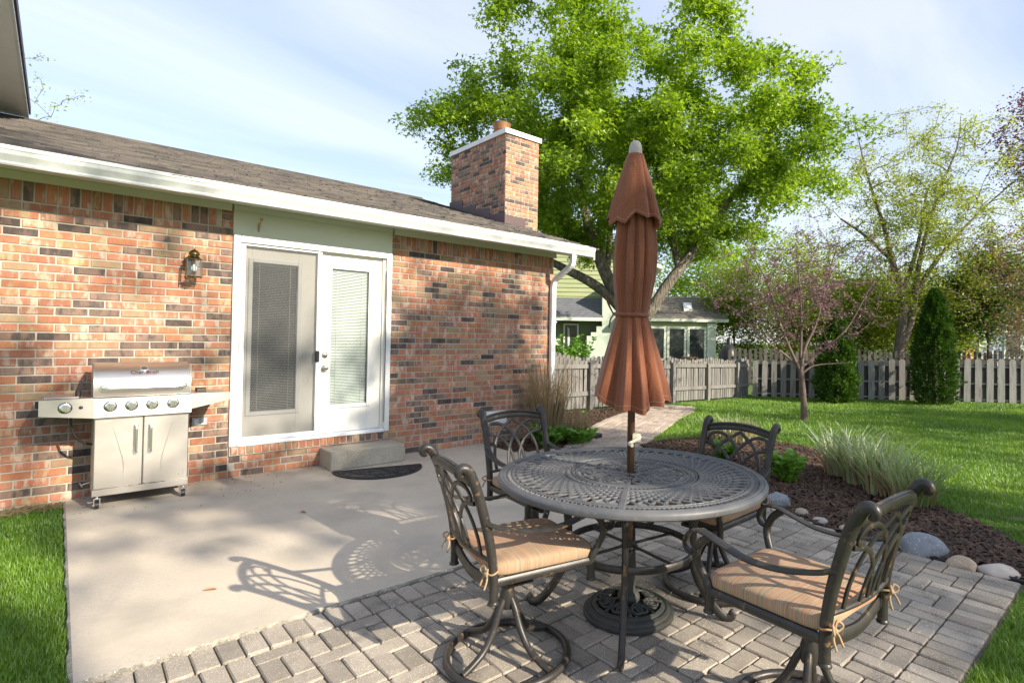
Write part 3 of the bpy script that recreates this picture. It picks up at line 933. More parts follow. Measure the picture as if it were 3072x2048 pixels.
# lawn blades
LEAF('grass_blade', (0.14, 0.30, 0.014), (0.28, 0.45, 0.035), .40, (1.2, 1.1, .5))
LAWN = [(2.2, -5.56), (4.17, -5.56), (4.25, -5.62)] + [tuple(q) for q in smooth_poly([(5.54, -1.44), (5.72, -1.28), (6.5, -1.36), (7.25, -2.0), (7.25, -2.9), (6.5, -3.75), (5.55, -4.75), (5.3, -5.1), (4.9, -5.42), (4.3, -5.62)], 5)[::-1]] + \
    [(q.x, q.y) for q in PR[1:]] + [(10.2, 1.75), (13.7, 1.8), (14.3, 2.2), (18.6, -7), (13, -9), (2.2, -8)]
LAWN_L = [(-2.2, -.03), (.05, -.03), (.055, -3.5), (-.5, -5.4), (-2.2, -5)]
def blades(C, h, w, r, three=True):
    n = len(C); a = r.rand(n) * 6.283
    s = np.stack([np.cos(a), np.sin(a), 0 * a], 1); b = a + 1.57 + (r.rand(n) - .5); ln = h * (.15 + .75 * r.rand(n))
    dirv = np.stack([np.cos(b), np.sin(b), 0 * b], 1)
    base = np.column_stack([C, ground_z(C[:, 0], C[:, 1])]); hw = (w * (.6 + .8 * r.rand(n)))[:, None] / 2
    hh = (h * (.6 + .7 * r.rand(n)))
    up = np.array([[0, 0, 1.]])
    mid = base + up * (hh * .6)[:, None] + dirv * (ln * .3)[:, None]; tip = base + up * hh[:, None] + dirv * ln[:, None]
    if three:
        v = np.stack([base - s * hw, base + s * hw, mid + s * hw * .8, mid - s * hw * .8, tip], 1).reshape(-1, 3); i = np.arange(n)[:, None] * 5
        f = np.concatenate([i + np.array([[0, 1, 2]]), i + np.array([[0, 2, 3]]), i + np.array([[3, 2, 4]])], 0)
    else:
        v = np.stack([base - s * hw, base + s * hw, tip], 1).reshape(-1, 3); i = np.arange(n)[:, None] * 3; f = i + np.array([[0, 1, 2]])
    return v, f
VV = []; FF = []; off = 0
def push(v, f):
    global off
    VV.append(v); FF.append(f + off); off += len(v)
def frame_mask(C, m=.30):
    d = np.column_stack([C, np.zeros(len(C))]) - np.array(CAM); w = d @ np.array(_F)
    u = (1750.9 + 1669.6 * (d @ np.array(_Rt)) / np.maximum(w, .1)) / 3072; v = (992.7 - 1669.6 * (d @ np.array(_Up)) / np.maximum(w, .1)) / 2048
    return (w > .3) & (u > -m) & (u < 1 + m) & (v < 1 + m * 1.5), w
def lawn_band(poly, n, d0, d1, h, w, three):
    C = scatter(poly, n, nr); m, dist = frame_mask(C, .45 if d0 < 9 else .2)
    m &= (dist >= d0) & (dist < d1); push(*blades(C[m], h, w, nr, three))
lawn_band(LAWN_L, 160000, 0, 9, .034, .0036, True)
area_n = 110
lawn_band([(2.2, -5.56), (4.17, -5.56), (4.25, -5.62), (4.9, -5.44), (5.3, -5.12), (5.6, -4.9), (5.8, -7), (2.2, -7.2)], 120000, 0, 4.6, .034, .0040, True)
lawn_band(LAWN, 420000, 4.6, 9, .038, .006, True)
lawn_band(LAWN, 200000, 9, 22, .05, .011, False)
o = link('lawn_grass', np_mesh('lawn_grass', np.concatenate(VV), np.concatenate(FF), MATS['grass_blade'])); tag(o, 'short bright green grass blades of the lawn', 'grass', kind='stuff')
# ================================================================== DINING SET
M('cast_metal', (0.022, 0.020, 0.019), (0.036, 0.032, 0.028), 14, rough=0.40, spec=.42, bump=.25, bscale=90, c3=(0.16, 0.095, 0.045), scale3=34, lo3=.60, hi3=.74, bdist=.002)
M('table_metal', (0.088, 0.090, 0.096), (0.12, 0.12, 0.122), 10, rough=0.5, spec=.5, bump=.25, bscale=120, c3=(0.20, 0.145, 0.10), scale3=40, lo3=.62, hi3=.74, bdist=.002)
M('umbrella_pole', (0.115, 0.062, 0.034), (0.14, 0.08, 0.045), 6, rough=0.38, metal=.5)
M('beige_plastic', (0.60, 0.54, 0.42), rough=0.4)
M('grey_cap', (0.40, 0.37, 0.34), (0.33, 0.30, 0.28), 20, rough=0.7)
M('iron_base', (0.032, 0.036, 0.030), (0.05, 0.05, 0.042), 12, rough=0.6, bump=.5, bscale=60, c3=(0.075, 0.06, 0.045), scale3=9, lo3=.55, hi3=.7)
def stripemat():
    m = bpy.data.materials.new('striped_fabric'); m.use_nodes = True; nt = m.node_tree; b = nt.nodes['Principled BSDF']
    b.inputs['Roughness'].default_value = .95; b.inputs['Specular IOR Level'].default_value = .2
    v = _vec(nt, 'Object', (1.0, 135, 0)); n = _noise(nt, v, 1.0, 1, .5)
    r = nt.nodes.new('ShaderNodeValToRGB'); r.color_ramp.interpolation = 'LINEAR'
    cols = [(0.28, (.20, .17, .10)), (.37, (.38, .25, .155)), (.42, (.17, .18, .12)), (.46, (.42, .275, .175)), (.51, (.33, .125, .065)), (.55, (.44, .305, .20)), (.60, (.19, .18, .12)), (.65, (.40, .255, .16)), (.72, (.34, .15, .085))]
    el = r.color_ramp.elements
    el[0].position, el[0].color = cols[0][0], (*cols[0][1], 1); el[1].position, el[1].color = cols[-1][0], (*cols[-1][1], 1)
    for p_, c_ in cols[1:-1]:
        e = el.new(p_); e.color = (*c_, 1)
    nt.links.new(n, r.inputs[0])
    fine = _noise(nt, _vec(nt, 'Object', (420, 420, 420)), 1, 2)
    col = _mixc(nt, _ramp(nt, fine, .3, .8), r.outputs[0], (.62, .50, .36), 'MIX')
    mm = nt.nodes.new('ShaderNodeMix'); mm.data_type = 'RGBA'; mm.inputs['Factor'].default_value = .10
    nt.links.new(r.outputs[0], mm.inputs['A']); nt.links.new(col, mm.inputs['B'])
    nt.links.new(mm.outputs['Result'], b.inputs['Base Color'])
    bp = nt.nodes.new('ShaderNodeBump'); bp.inputs['Strength'].default_value = .5; bp.inputs['Distance'].default_value = .002
    nt.links.new(n, bp.inputs['Height']); nt.links.new(bp.outputs[0], b.inputs['Normal'])
    MATS['striped_fabric'] = m
stripemat()
M('cord_fabric', (0.36, 0.25, 0.14), (0.26, 0.22, 0.13), 90, rough=0.9, c3=(.5, .22, .1), scale3=60, lo3=.55, hi3=.6)

def arc_pts(c, r, a0, a1, n=10, plane='yz', x=0):
    out = []
    for i in range(n + 1):
        a = R(a0 + (a1 - a0) * i / n); u, v = c[0] + r * math.cos(a), c[1] + r * math.sin(a)
        out.append((x, u, v) if plane == 'yz' else (u, v, x))
    return out
def back_pt(s, t):
    # s across (-1..1), t up (0 bottom rail .. 1 under the top rail) -> point on the raked, slightly dished back
    z = .525 + t * .296; hw = .208 - .010 * (1 - t)
    y = -.232 - .112 * ((z - .46) / .41) ** 1.2 - .020 * (1 - s * s)
    return Vector((s * hw, y, z))
def make_chair():
    root = bpy.data.objects.new('swivel_chair', None); COL.objects.link(root); cm = MATS['cast_metal']
    for s in (-1, 1):      # posts with scroll finials
        m = MB()
        post = spline([(s * .222, -.225, .365), (s * .222, -.225, .46), (s * .222, -.245, .60), (s * .224, -.292, .775), (s * .226, -.330, .870)], 5)
        m.tube(post, [.0165 + .004 * i / 20 for i in range(len(post))], 10, flat=(1, 1.15))
        fin = spline([(s * .226, -.326, .862), (s * .227, -.346, .888), (s * .227, -.368, .892), (s * .227, -.378, .877), (s * .227, -.370, .862), (s * .227, -.357, .864)], 4)
        m.tube(fin, [.021, .021, .021, .021, .021, .0205, .02, .02, .019, .019, .018, .018, .017, .016, .015, .013, .012, .010, .009, .008, .006][:len(fin)], 10)
        m.lathe([(.014, 0), (.022, .002), (.022, .008), (.017, .014)], 12, (s * .222, -.225, .354))
        m.build('back_post', cm, root, True, 50)
    m = MB()
    top = [Vector((x_, -.328 - .022 * (1 - (x_ / .22) ** 2), .836 + .026 * (1 - (x_ / .22) ** 2))) for x_ in np.linspace(-.220, .220, 17)]
    m.tube(top, .0125, 8, flat=(.8, 1.75), up=(0, -.3, 1))
    m.tube([q + Vector((0, .004, .020)) for q in top], .009, 6)
    m.build('top_rail', cm, root, True, 50)
    m = MB()
    bot = [back_pt(s, 0) + Vector((0, 0, .0)) for s in np.linspace(-1.06, 1.06, 13)]
    m.tube(bot, .009, 6)
    A = [(-.80, 0), (-.82, .25), (-.74, .52), (-.52, .78), (-.22, .94), (0, 1.04)]
    B = [(.80, .80), (.90, .79), (.95, .86), (.88, .95), (.70, .985), (.45, .95), (.15, .80), (-.10, .58), (-.26, .33), (-.33, 0)]
    Cc = [(1.02, .76), (.66, .71), (.34, .55), (.14, .30), (.06, 0)]
    for mir in (1, -1):
        for crv in (A, B, Cc):
            q = spline([(a * mir, b, 0) for a, b in crv], 6)
            P3 = [back_pt(v.x, v.y) for v in q]
            m.tube(P3, .0088, 6, flat=(1.25, .8), up=(0, 1, .18))
    m.build('back_lattice', cm, root, True, 60)
    # seat frame
    m = MB()
    fr = [(-.222, -.215, .435), (-.224, .225, .435), (.224, .225, .435), (.222, -.215, .435)]
    m.tube([fr[0], fr[1]], .015, 8, flat=(.8, 1.2)); m.tube([fr[3], fr[2]], .015, 8, flat=(.8, 1.2))
    m.tube(spline([fr[1], (0, .240, .438), fr[2]], 6), .015, 8, flat=(.8, 1.2)); m.tube(spline([fr[0], (0, -.228, .405), fr[3]], 6), .02, 8, flat=(.7, 1.3))
    for yy in (-.12, 0, .12): m.box(-.215, .215, yy - .012, yy + .012, .430, .438)
    m.build('seat_frame', cm, root, True, 50)
    for s in (-1, 1):
        m = MB()
        arm = spline([(s * .226, -.262, .672), (s * .240, -.20, .648), (s * .252, -.08, .622), (s * .256, .05, .620), (s * .256, .16, .646), (s * .256, .235, .664), (s * .256, .288, .652), (s * .256, .314, .616), (s * .256, .304, .580), (s * .256, .274, .568), (s * .256, .256, .584), (s * .256, .264, .600)], 4)
        nA = len(arm)
        m.tube(arm, [.0128 if i < nA * .7 else .0128 - .004 * (i - nA * .7) / (nA * .3) for i in range(nA)], 8, flat=(1.7, .62))
        m.tube([(s * .244, .268, .593), (s * .268, .268, .593)], .011, 8)
        m.build('arm', cm, root, True, 60)
        m = MB()
        lg = spline([(s * .224, .225, .365), (s * .224, .225, .445), (s * .236, .256, .510), (s * .248, .270, .560), (s * .254, .248, .615), (s * .256, .205, .652)], 5)
        m.tube(lg, [.0165] * 8 + [.0145] * (len(lg) - 8), 8, flat=(1, 1.15)); m.lathe([(.014, 0), (.022, .002), (.022, .008), (.017, .014)], 12, (s * .224, .225, .354))
        m.build('front_leg', cm, root, True, 50)
    # cushion
    m = MB(); nu, nv = 56, 16; vs = []; fs = []
    def sp(w, e): return math.copysign(abs(w) ** e, w)
    for j in range(nv + 1):
        eta = -math.pi / 2 + math.pi * j / nv
        for i in range(nu):
            om = 2 * math.pi * i / nu
            x_ = .226 * sp(math.cos(eta), .22) * sp(math.cos(om), .17); y_ = .236 * sp(math.cos(eta), .22) * sp(math.sin(om), .17)
            z_ = .033 * sp(math.sin(eta), .5) + .008 * (1 - (x_ / .226) ** 2) * (1 - (y_ / .234) ** 2) * (1 if eta > 0 else .0)
            z_ += .004 * math.sin(x_ * 31 + 1) * math.sin(y_ * 23)
            vs.append((x_, y_, z_))
    for j in range(nv):
        for i in range(nu):
            k_ = (i + 1) % nu; fs.append((j * nu + i, j * nu + k_, (j + 1) * nu + k_, (j + 1) * nu + i))
    m.add(vs, fs); cu = m.build('cushion', MATS['striped_fabric'], root, True); cu.location = (0, .012, .475)
    for s in (-1, 1):
        m = MB(); c0 = Vector((s * .222, -.242, .005))
        ring = [c0 + Vector((.022 * math.cos(a), .022 * math.sin(a), .004 * math.sin(2 * a))) for a in np.linspace(0, 6.283, 13)[:-1]]
        m.tube(ring, .004, 6, closed=True)
        for k_, (dx, dy, dz, e) in enumerate(((.032, -.038, .006, .02), (-.030, -.038, .010, -.03), (.02, -.045, -.05, 0), (-.022, -.04, -.055, 0))):
            if k_ < 2:
                q = spline([c0 + Vector((0, -.024, 0)), c0 + Vector((dx * .5 * s, dy * .7, dz + .015)), c0 + Vector((dx * s, dy, dz)), c0 + Vector((dx * .5 * s, dy * .8, dz - .014)), c0 + Vector((0, -.026, 0))], 4)
            else:
                q = spline([c0 + Vector((0, -.024, 0)), c0 + Vector((dx * s, dy * .7, dz * .4)), c0 + Vector((dx * s * 1.3, dy, dz))], 4)
            m.tube(q, .0042, 6)
        m.add(*_ball(c0 + Vector((0, -.026, 0)), .010))
        m.build('tie', MATS['cord_fabric'], cu, True)
    # swivel rocker and pedestal
    m = MB(); m.cbox(-.085, .085, -.10, .12, .395, .407, .003); m.cbox(-.032, .032, -.09, .14, .380, .394, .003)
    for xx in (-.06, .06):
        for yy in (-.075, .085): m.lathe([(.008, 0), (.008, .008), (.001, .009)], 8, (xx, yy, .407))
    m.cbox(-.05, .05, .11, .18, .372, .390, .003)
    m.build('swivel_plate', MATS['cast_metal'], root, True, 30)
    m = MB()
    U_ = spline([(0, -.10, .390), (0, -.122, .360), (0, -.105, .325), (0, -.04, .312), (0, .05, .314)], 5)
    m.tube(U_, .012, 8, flat=(2.6, .8)); m.lathe([(.030, .215), (.034, .230), (.034, .275), (.027, .295), (.027, .330)], 16, (0, -.06, 0))
    m.build('rocker_bracket', cm, root, True, 50)
    for a in (20, 110, 200, 290):
        m = MB(); q = spline([(.018, 0, .262), (.045, 0, .222), (.080, 0, .145), (.130, 0, .080), (.195, 0, .046), (.247, 0, .030)], 4)
        m.tube(q, .0152, 8); m.xf(Matrix.Translation((0, -.06, 0)) @ Matrix.Rotation(R(a), 4, 'Z')); m.build('base_leg', cm, root, True, 50)
    m = MB(); m.tube([(.260 * math.cos(a), .260 * math.sin(a) - .055, .0175) for a in np.linspace(0, 2 * math.pi, 49)[:-1]], .0165, 10, closed=True); m.build('base_ring', cm, root, True)
    return root
def _ball(c, r, n=8, mz=6):
    vs = []; fs = []
    for j in range(mz + 1):
        e = -math.pi / 2 + math.pi * j / mz
        for i in range(n):
            a = 2 * math.pi * i / n; vs.append((c[0] + r * math.cos(e) * math.cos(a), c[1] + r * math.cos(e) * math.sin(a), c[2] + r * math.sin(e)))
    for j in range(mz):
        for i in range(n):
            k_ = (i + 1) % n; fs.append((j * n + i, j * n + k_, (j + 1) * n + k_, (j + 1) * n + i))
    return vs, fs
chair = make_chair()
for i, (x, y, a, lab) in enumerate((
        (1.507, -4.17, -101.0, 'swivel patio chair left of the table, its back to the grill'),
        (2.19, -3.45, 174.5, 'swivel patio chair behind the table, closest to the brick wall'),
        (2.68, -4.345, 91.0, 'swivel patio chair right of the table, its back against the mulch bed'),
        (2.035, -5.172, -3.0, 'nearest swivel patio chair, seen from behind at the lower right'))):
    c_ = chair if i == 0 else copy_tree(chair)
    c_.location = (x, y, 0.0 if i == 1 else -.010); c_.rotation_euler = (0, 0, R(a))
    tag(c_, lab, 'chair', 'swivel chairs round the patio table')

# ---- table
TX, TY, TZ = 2.14, -4.245, -.011
table = thing('patio_table', 'round cast metal patio table with a lacy pierced top', 'table', (TX, TY, TZ), R(38.3))
def strap(m, pts, w, z, th, closed=False):
    P = [Vector((a, b, 0)) for a, b in pts]; n = len(P); vs = []; fs = []
    for i in range(n):
        t = (P[(i + 1) % n] - P[(i - 1) % n]) if closed else (P[min(i + 1, n - 1)] - P[max(i - 1, 0)])
        t.normalize(); s = Vector((-t.y, t.x, 0)); ww = (w[i] if hasattr(w, '__len__') else w) / 2
        a, b = P[i] + s * ww, P[i] - s * ww; a2, b2 = P[i] + s * ww * .65, P[i] - s * ww * .65
        vs += [(a.x, a.y, z - th), (b.x, b.y, z - th), (b.x, b.y, z - .003), (b2.x, b2.y, z), (a2.x, a2.y, z), (a.x, a.y, z - .003)]
    for i in range(n if closed else n - 1):
        j = (i + 1) % n
        for k_ in range(6):
            l = (k_ + 1) % 6; fs.append((i * 6 + k_, j * 6 + k_, j * 6 + l, i * 6 + l))
    if not closed: fs += [tuple(range(5, -1, -1)), tuple((n - 1) * 6 + k_ for k_ in range(6))]
    m.add(vs, fs)
def circ(r, n=96, a0=0): return [(r * math.cos(2 * math.pi * i / n + a0), r * math.sin(2 * math.pi * i / n + a0)) for i in range(n)]
HT = .712; RT = .672
tm = MATS['table_metal']
m = MB(); m.lathe([(.628, HT - .006), (.632, HT), (.644, HT + .001), (.648, HT - .002), (.656, HT), (RT - .005, HT - .006), (RT, HT - .016), (RT - .002, HT - .032), (RT - .014, HT - .040), (RT - .03, HT - .036), (.628, HT - .016), (.628, HT - .006)], 96, cap=False)
rim = m.build('table_rim', tm, table, True, 40)
m = MB()
for r_, w_ in ((.596, .016), (.578, .006), (.352, .014), (.334, .006), (.296, .012)): strap(m, circ(r_), w_, HT, .009, True)
for s in (0, math.pi): strap(m, [(math.cos(s + R(-.0)) * r_, math.sin(s) * r_) for r_ in (.29, .40, .52, .63)], .032, HT + .0008, .010)
NL = 58
for fam in (1, -1):
    for i in range(NL):
        a0 = 2 * math.pi * i / NL; q = []
        for t in np.linspace(0, 1, 9):
            r_ = .352 + (.592 - .352) * t; da = fam * (R(26) * math.sin(t * math.pi / 2))
            q.append((r_ * math.cos(a0 + da), r_ * math.sin(a0 + da)))
        strap(m, q, .0145, HT - (.001 if fam == 1 else .0015), .008)
m.build('table_lattice', tm, table, False)
m = MB()
for (rc, n_, a_, b_) in ((.6125, 96, .0145, .0105), (.3155, 52, .0150, .0105)):
    for i in range(n_):
        a0 = 2 * math.pi * i / n_; q = []
        for k_ in range(10):
            a = 2 * math.pi * k_ / 10; u, v = a_ * math.cos(a), b_ * math.sin(a)
            u, v = u * .92 - v * .38, u * .38 + v * .92
            q.append(((rc + u) * math.cos(a0) - v * math.sin(a0), (rc + u) * math.sin(a0) + v * math.cos(a0)))
        strap(m, q, .0055, HT - .002, .007, True)
m.build('link_rings', tm, table, False)['kind'] = 'stuff'
m = MB()
strap(m, circ(.276), .018, HT + .001, .010, True); strap(m, circ(.045, 32), .022, HT + .001, .010, True); strap(m, circ(.252), .004, HT, .008, True)
for i in range(6):
    for mir in (1, -1):
        A0 = R(60 * i)
        def loc(pts): 
            out = []
            for (r_, t_) in pts:
                a = A0 + mir * t_; out.append((r_ * math.cos(a), r_ * math.sin(a)))
            return out
        # big C scroll ending in a spiral
        sc = []
        for k_ in range(26):
            f = k_ / 25; a = R(205 - 560 * f); rr_ = .052 * (1 - f) ** .8 + .008
            sc.append((.178 + rr_ * math.cos(a), (.058 + rr_ * math.sin(a)) / .19))
        lead = [(.060, .02), (.085, .0), (.112, .06)]
        q = spline([(*b, 0) for b in loc(lead + sc)], 2)
        strap(m, [(v.x, v.y) for v in q], .0130, HT, .009)
        sc2 = []
        for k_ in range(18):
            f = k_ / 17; a = R(-60 + 470 * f); rr_ = .030 * (1 - f) ** .8 + .006
            sc2.append((.232 - .01 + rr_ * math.cos(a) * .8, (.086 + rr_ * math.sin(a)) / .22))
        q = spline([(*b, 0) for b in loc(sc2)], 2); strap(m, [(v.x, v.y) for v in q], .0115, HT - .001, .008)
        q = spline([(*b, 0) for b in loc([(.066, .42), (.10, .36), (.135, .42), (.17, .5), (.215, .52), (.268, .50)])], 4); strap(m, [(v.x, v.y) for v in q], .013, HT - .0005, .008)
    q = [(r_ * math.cos(R(60 * i)), r_ * math.sin(R(60 * i))) for r_ in (.06, .13, .20, .27)]; strap(m, q, [.012, .018, .028, .012], HT - .0005, .009)
m.build('centre_medallion', tm, table, False)
for a in (0, 90, 180, 270):
    m = MB(); q = spline([(.43, 0, HT - .03), (.365, 0, .60), (.322, 0, .48), (.318, 0, .34), (.335, 0, .22), (.41, 0, .085), (.475, 0, .018), (.505, 0, .020), (.515, 0, .038), (.503, 0, .05)], 5)
    m.tube(q, [.019 if i < len(q) * .75 else .019 - .006 * (i - len(q) * .75) / (len(q) * .25) for i in range(len(q))], 8, flat=(1.15, .85), up=(0, 1, 0))
    m.xf(Matrix.Rotation(R(a + 180), 4, 'Z')); m.build('leg', MATS['cast_metal'], table, True, 50)
m = MB(); m.tube([(.318 * math.cos(a), .318 * math.sin(a), .340) for a in np.linspace(0, 2 * math.pi, 65)[:-1]], .0145, 8, closed=True, flat=(.8, 1.25), up=(0, 0, 1))
strg = m.build('stretcher_ring', MATS['cast_metal'], table, True, 50)
for a in (45, 135, 225, 315):
    m = MB(); m.tube([(.035, 0, .345), (.315, 0, .342)], .0075, 8); m.xf(Matrix.Rotation(R(a), 4, 'Z')); m.build('stretcher_rod', MATS['cast_metal'], table, True, 50)
m = MB(); m.tube([(.038 * math.cos(a), .038 * math.sin(a), .335) for a in np.linspace(0, 2 * math.pi, 25)[:-1]], .0085, 8, closed=True); m.build('hub_ring', MATS['cast_metal'], table, True)
m = MB(); strap(m, circ(.43, 64), .03, HT - .018, .012, True); m.build('top_support_ring', MATS['cast_metal'], table)

# ---- umbrella base
base = thing('umbrella_base', 'round openwork iron base on the pavers under the table', 'umbrella base', (TX, TY, TZ))
m = MB(); m.lathe([(.226, 0), (.230, .006), (.230, .018), (.222, .026), (.212, .028), (.208, .040), (.196, .047), (.184, .044), (.178, .052), (.166, .058), (.160, .054), (.158, .02), (.226, 0)], 64, cap=False)
m.build('base_rim', MATS['iron_base'], base, True, 35)
m = MB()
for i in range(8):
    A0 = R(45 * i)
    for mir in (1, -1):
        sc = []
        for k_ in range(22):
            f = k_ / 21; a = R(190 - 500 * f); rr_ = .030 * (1 - f) ** .8 + .006
            sc.append((.122 + rr_ * math.cos(a), mir * (.034 + rr_ * math.sin(a)) / .13))
        pts = [(.165, mir * .02), (.14, mir * .0)] + sc
        q = spline([(r_ * math.cos(A0 + t_), r_ * math.sin(A0 + t_), .058 + .045 * (1 - r_ / .165)) for r_, t_ in pts], 2); m.tube(q, .0072, 6)
m.build('scrollwork', MATS['iron_base'], base, True)
m = MB(); m.lathe([(.158, .012), (.07, .03), (.045, .06)], 40, cap=False); m.build('base_floor', MATS['iron_base'], base, True)
m = MB(); m.lathe([(.055, .06), (.058, .085), (.05, .105), (.036, .115), (.031, .14), (.029, .33), (.033, .335), (.033, .36), (.024, .37), (.021, .37)], 28, cap=False); m.build('stem', MATS['iron_base'], base, True, 40)
m = MB(); m.tube([(.03, 0, .31), (.055, 0, .31)], .005, 8); m.tube([(.052, -.016, .31), (.052, .016, .31)], .007, 8); m.build('tightening_knob', MATS['iron_base'], base, True, 50)

# ---- umbrella
umb = thing('patio_umbrella', 'closed rust brown patio umbrella standing through the table', 'umbrella', (TX, TY, TZ))
m = MB(); m.lathe([(.0185, .10), (.0185, .755), (.0192, .756), (.0192, 2.30)], 20); m.build('pole', MATS['umbrella_pole'], umb, True, 40)
m = MB(); m.lathe([(.036, 2.318), (.036, 2.335), (.032, 2.378), (.026, 2.396), (.015, 2.406), (.001, 2.409)], 24); m.build('finial', MATS['grey_cap'], umb, True, 60)
m = MB(); m.lathe([(.026, 0), (.026, .03), (.022, .04)], 16); m.xf(Matrix.Translation((0, -.012, .885)) @ Euler((R(90), 0, R(40))).to_matrix().to_4x4())
m.tube(spline([(.028, -.040, .89), (-.02, -.055, .885), (-.075, -.055, .872)], 4), .0085, 8, flat=(.6, 1.1)); m.tube([(-.075, -.055, .872), (-.085, -.085, .868)], .009, 8)
m.build('crank_handle', MATS['beige_plastic'], umb, True, 50)
def fabricmat():
    m = bpy.data.materials.new('rust_fabric'); m.use_nodes = True; nt = m.node_tree; nt.nodes.clear()
    o = nt.nodes.new('ShaderNodeOutputMaterial'); b = nt.nodes.new('ShaderNodeBsdfPrincipled')
    v = _vec(nt, 'Object', (160, 160, 420)); n = _noise(nt, v, 1, 3)
    col = _mixc(nt, _ramp(nt, n, .3, .7), (.175, .060, .028), (.29, .105, .052)); nt.links.new(col, b.inputs['Base Color'])
    b.inputs['Roughness'].default_value = .9; b.inputs['Sheen Weight'].default_value = .25; b.inputs['Specular IOR Level'].default_value = .2
    bp = nt.nodes.new('ShaderNodeBump'); bp.inputs['Strength'].default_value = .45; bp.inputs['Distance'].default_value = .0015
    b3 = nt.nodes.new('ShaderNodeBump'); b3.inputs['Strength'].default_value = .8; b3.inputs['Distance'].default_value = .012
    nt.links.new(_noise(nt, _vec(nt, 'Object', (14, 14, 7)), 1, 3, .6, .8), b3.inputs['Height']); nt.links.new(b3.outputs[0], bp.inputs['Normal'])
    nt.links.new(n, bp.inputs['Height']); nt.links.new(bp.outputs[0], b.inputs['Normal'])
    t = nt.nodes.new('ShaderNodeBsdfTranslucent'); t.inputs[0].default_value = (.30, .09, .035, 1)
    mx = nt.nodes.new('ShaderNodeMixShader'); mx.inputs[0].default_value = .12
    nt.links.new(b.outputs[0], mx.inputs[1]); nt.links.new(t.outputs[0], mx.inputs[2]); nt.links.new(mx.outputs[0], o.inputs[0]); MATS['rust_fabric'] = m
fabricmat()
M('stitch', (0.45, 0.27, 0.18), rough=.8)
def interp(tab, z): return float(np.interp(z, [a for a, _ in tab], [b for _, b in tab]))
def canopy(tab, amp, z_hi, hem, nfold, seed, nT=264, nZ=44, off=lambda z: (0, 0)):
    r_ = random.Random(seed); ph = [r_.uniform(-.10, .10) for _ in range(nfold)]; am = [r_.uniform(.45, 1.45) for _ in range(nfold)]
    vs = []; 
    for i in range(nT):
        th = 2 * math.pi * i / nT
        zl = hem(th)
        for j in range(nZ + 1):
            t = j / nZ; z = z_hi + (zl - z_hi) * t
            rad = interp(tab, z); k_ = interp(amp, z)
            thw = th + .22 * math.sin(2 * th + seed) + .12 * math.sin(3 * th + 2 * seed); x_ = (thw / (2 * math.pi) * nfold) % nfold; fi = int(x_) % nfold; fx = x_ - int(x_)
            fx2 = min(max(fx + ph[fi] * math.sin(math.pi * fx), 0), 1)
            ridge = .5 * math.sin(math.pi * fx2) ** .8 + .5 * (1 - abs(2 * fx2 - 1)) ** 1.2 - .04
            tw = .18 * math.sin(z * 6 + fi * 1.7)
            f = 1 + k_ * (am[fi] * (ridge - .45) * 1.3 + .10 * math.sin(2 * 2 * math.pi * fx2 + fi * 1.3 + z * 2.1) + .025 * math.sin(5 * 2 * math.pi * fx2 + fi * 2.1 - z * 9))
            o_ = off(z)
            an = th + tw * k_ * .35
            vs.append((o_[0] + rad * f * math.cos(an), o_[1] + rad * f * math.sin(an), z))
    fs = []
    for i in range(nT):
        k_ = (i + 1) % nT
        for j in range(nZ): fs.append((i * (nZ + 1) + j, k_ * (nZ + 1) + j, k_ * (nZ + 1) + j + 1, i * (nZ + 1) + j + 1))
    return vs, fs, nT, nZ
Rv = Vector((.727, -.687))   # sideways as seen from the patio steps: canopy hangs a little to the house side
lt = [(1.00, .186), (1.08, .176), (1.16, .160), (1.28, .132), (1.40, .104), (1.48, .084), (1.515, .078), (1.56, .084), (1.70, .098), (1.85, .096), (2.0, .084), (2.12, .05)]
la = [(1.0, .40), (1.15, .44), (1.3, .40), (1.45, .30), (1.515, .16), (1.6, .26), (1.8, .40), (2.0, .40), (2.1, .16)]
def hem1(th): 
    a = th - math.atan2(-Rv.y, -Rv.x)
    return 1.035 + .085 * max(0, math.cos(a)) ** 2 + .040 * max(0, -math.cos(a)) ** 2 + .010 * math.cos(8 * th + .6)
vs, fs, nT, nZ = canopy(lt, la, 2.10, hem1, 8, 4, off=lambda z: (-Rv.x * .018 * (2 - z), -Rv.y * .018 * (2 - z)))
m = MB(); m.add(vs, fs); can = m.build('canopy', MATS['rust_fabric'], umb, True)
m = MB(); q = [Vector(vs[i * (nZ + 1) + nZ - 1]) for i in range(nT)]; c0 = Vector((0, 0, 0))
m.tube([v + Vector((v.x, v.y, 0)).normalized() * .002 for v in q], .0012, 4, closed=True); m.build('hem_stitching', MATS['stitch'], can)
ut = [(1.93, .135), (2.0, .126), (2.1, .104), (2.2, .080), (2.28, .058), (2.335, .042)]
ua = [(1.9, .22), (2.0, .20), (2.15, .16), (2.3, .06)]
def hem2(th): 
    x_ = (th / (2 * math.pi) * 8) % 1
    return 1.965 + .035 * abs(2 * x_ - 1) + .020 * math.cos(3 * th)
vs, fs, nT, nZ = canopy(ut, ua, 2.335, hem2, 7, 9, nZ=22)
m = MB(); m.add(vs, fs); vf = m.build('vent_flap', MATS['rust_fabric'], umb, True)
m = MB(); q = [Vector(vs[i * (nZ + 1) + nZ - 1]) for i in range(nT)]
m.tube([v + Vector((v.x, v.y, 0)).normalized() * .002 for v in q], .0012, 4, closed=True); m.build('hem_stitching', MATS['stitch'], vf)
m = MB(); m.tube([(.089 * math.cos(a) - Rv.x * .009, .089 * math.sin(a) - Rv.y * .009, 1.515 + .006 * math.sin(a + .5)) for a in np.linspace(0, 2 * math.pi, 41)[:-1]], .0075, 6, closed=True, flat=(.45, 1.2), up=(0, 0, 1))
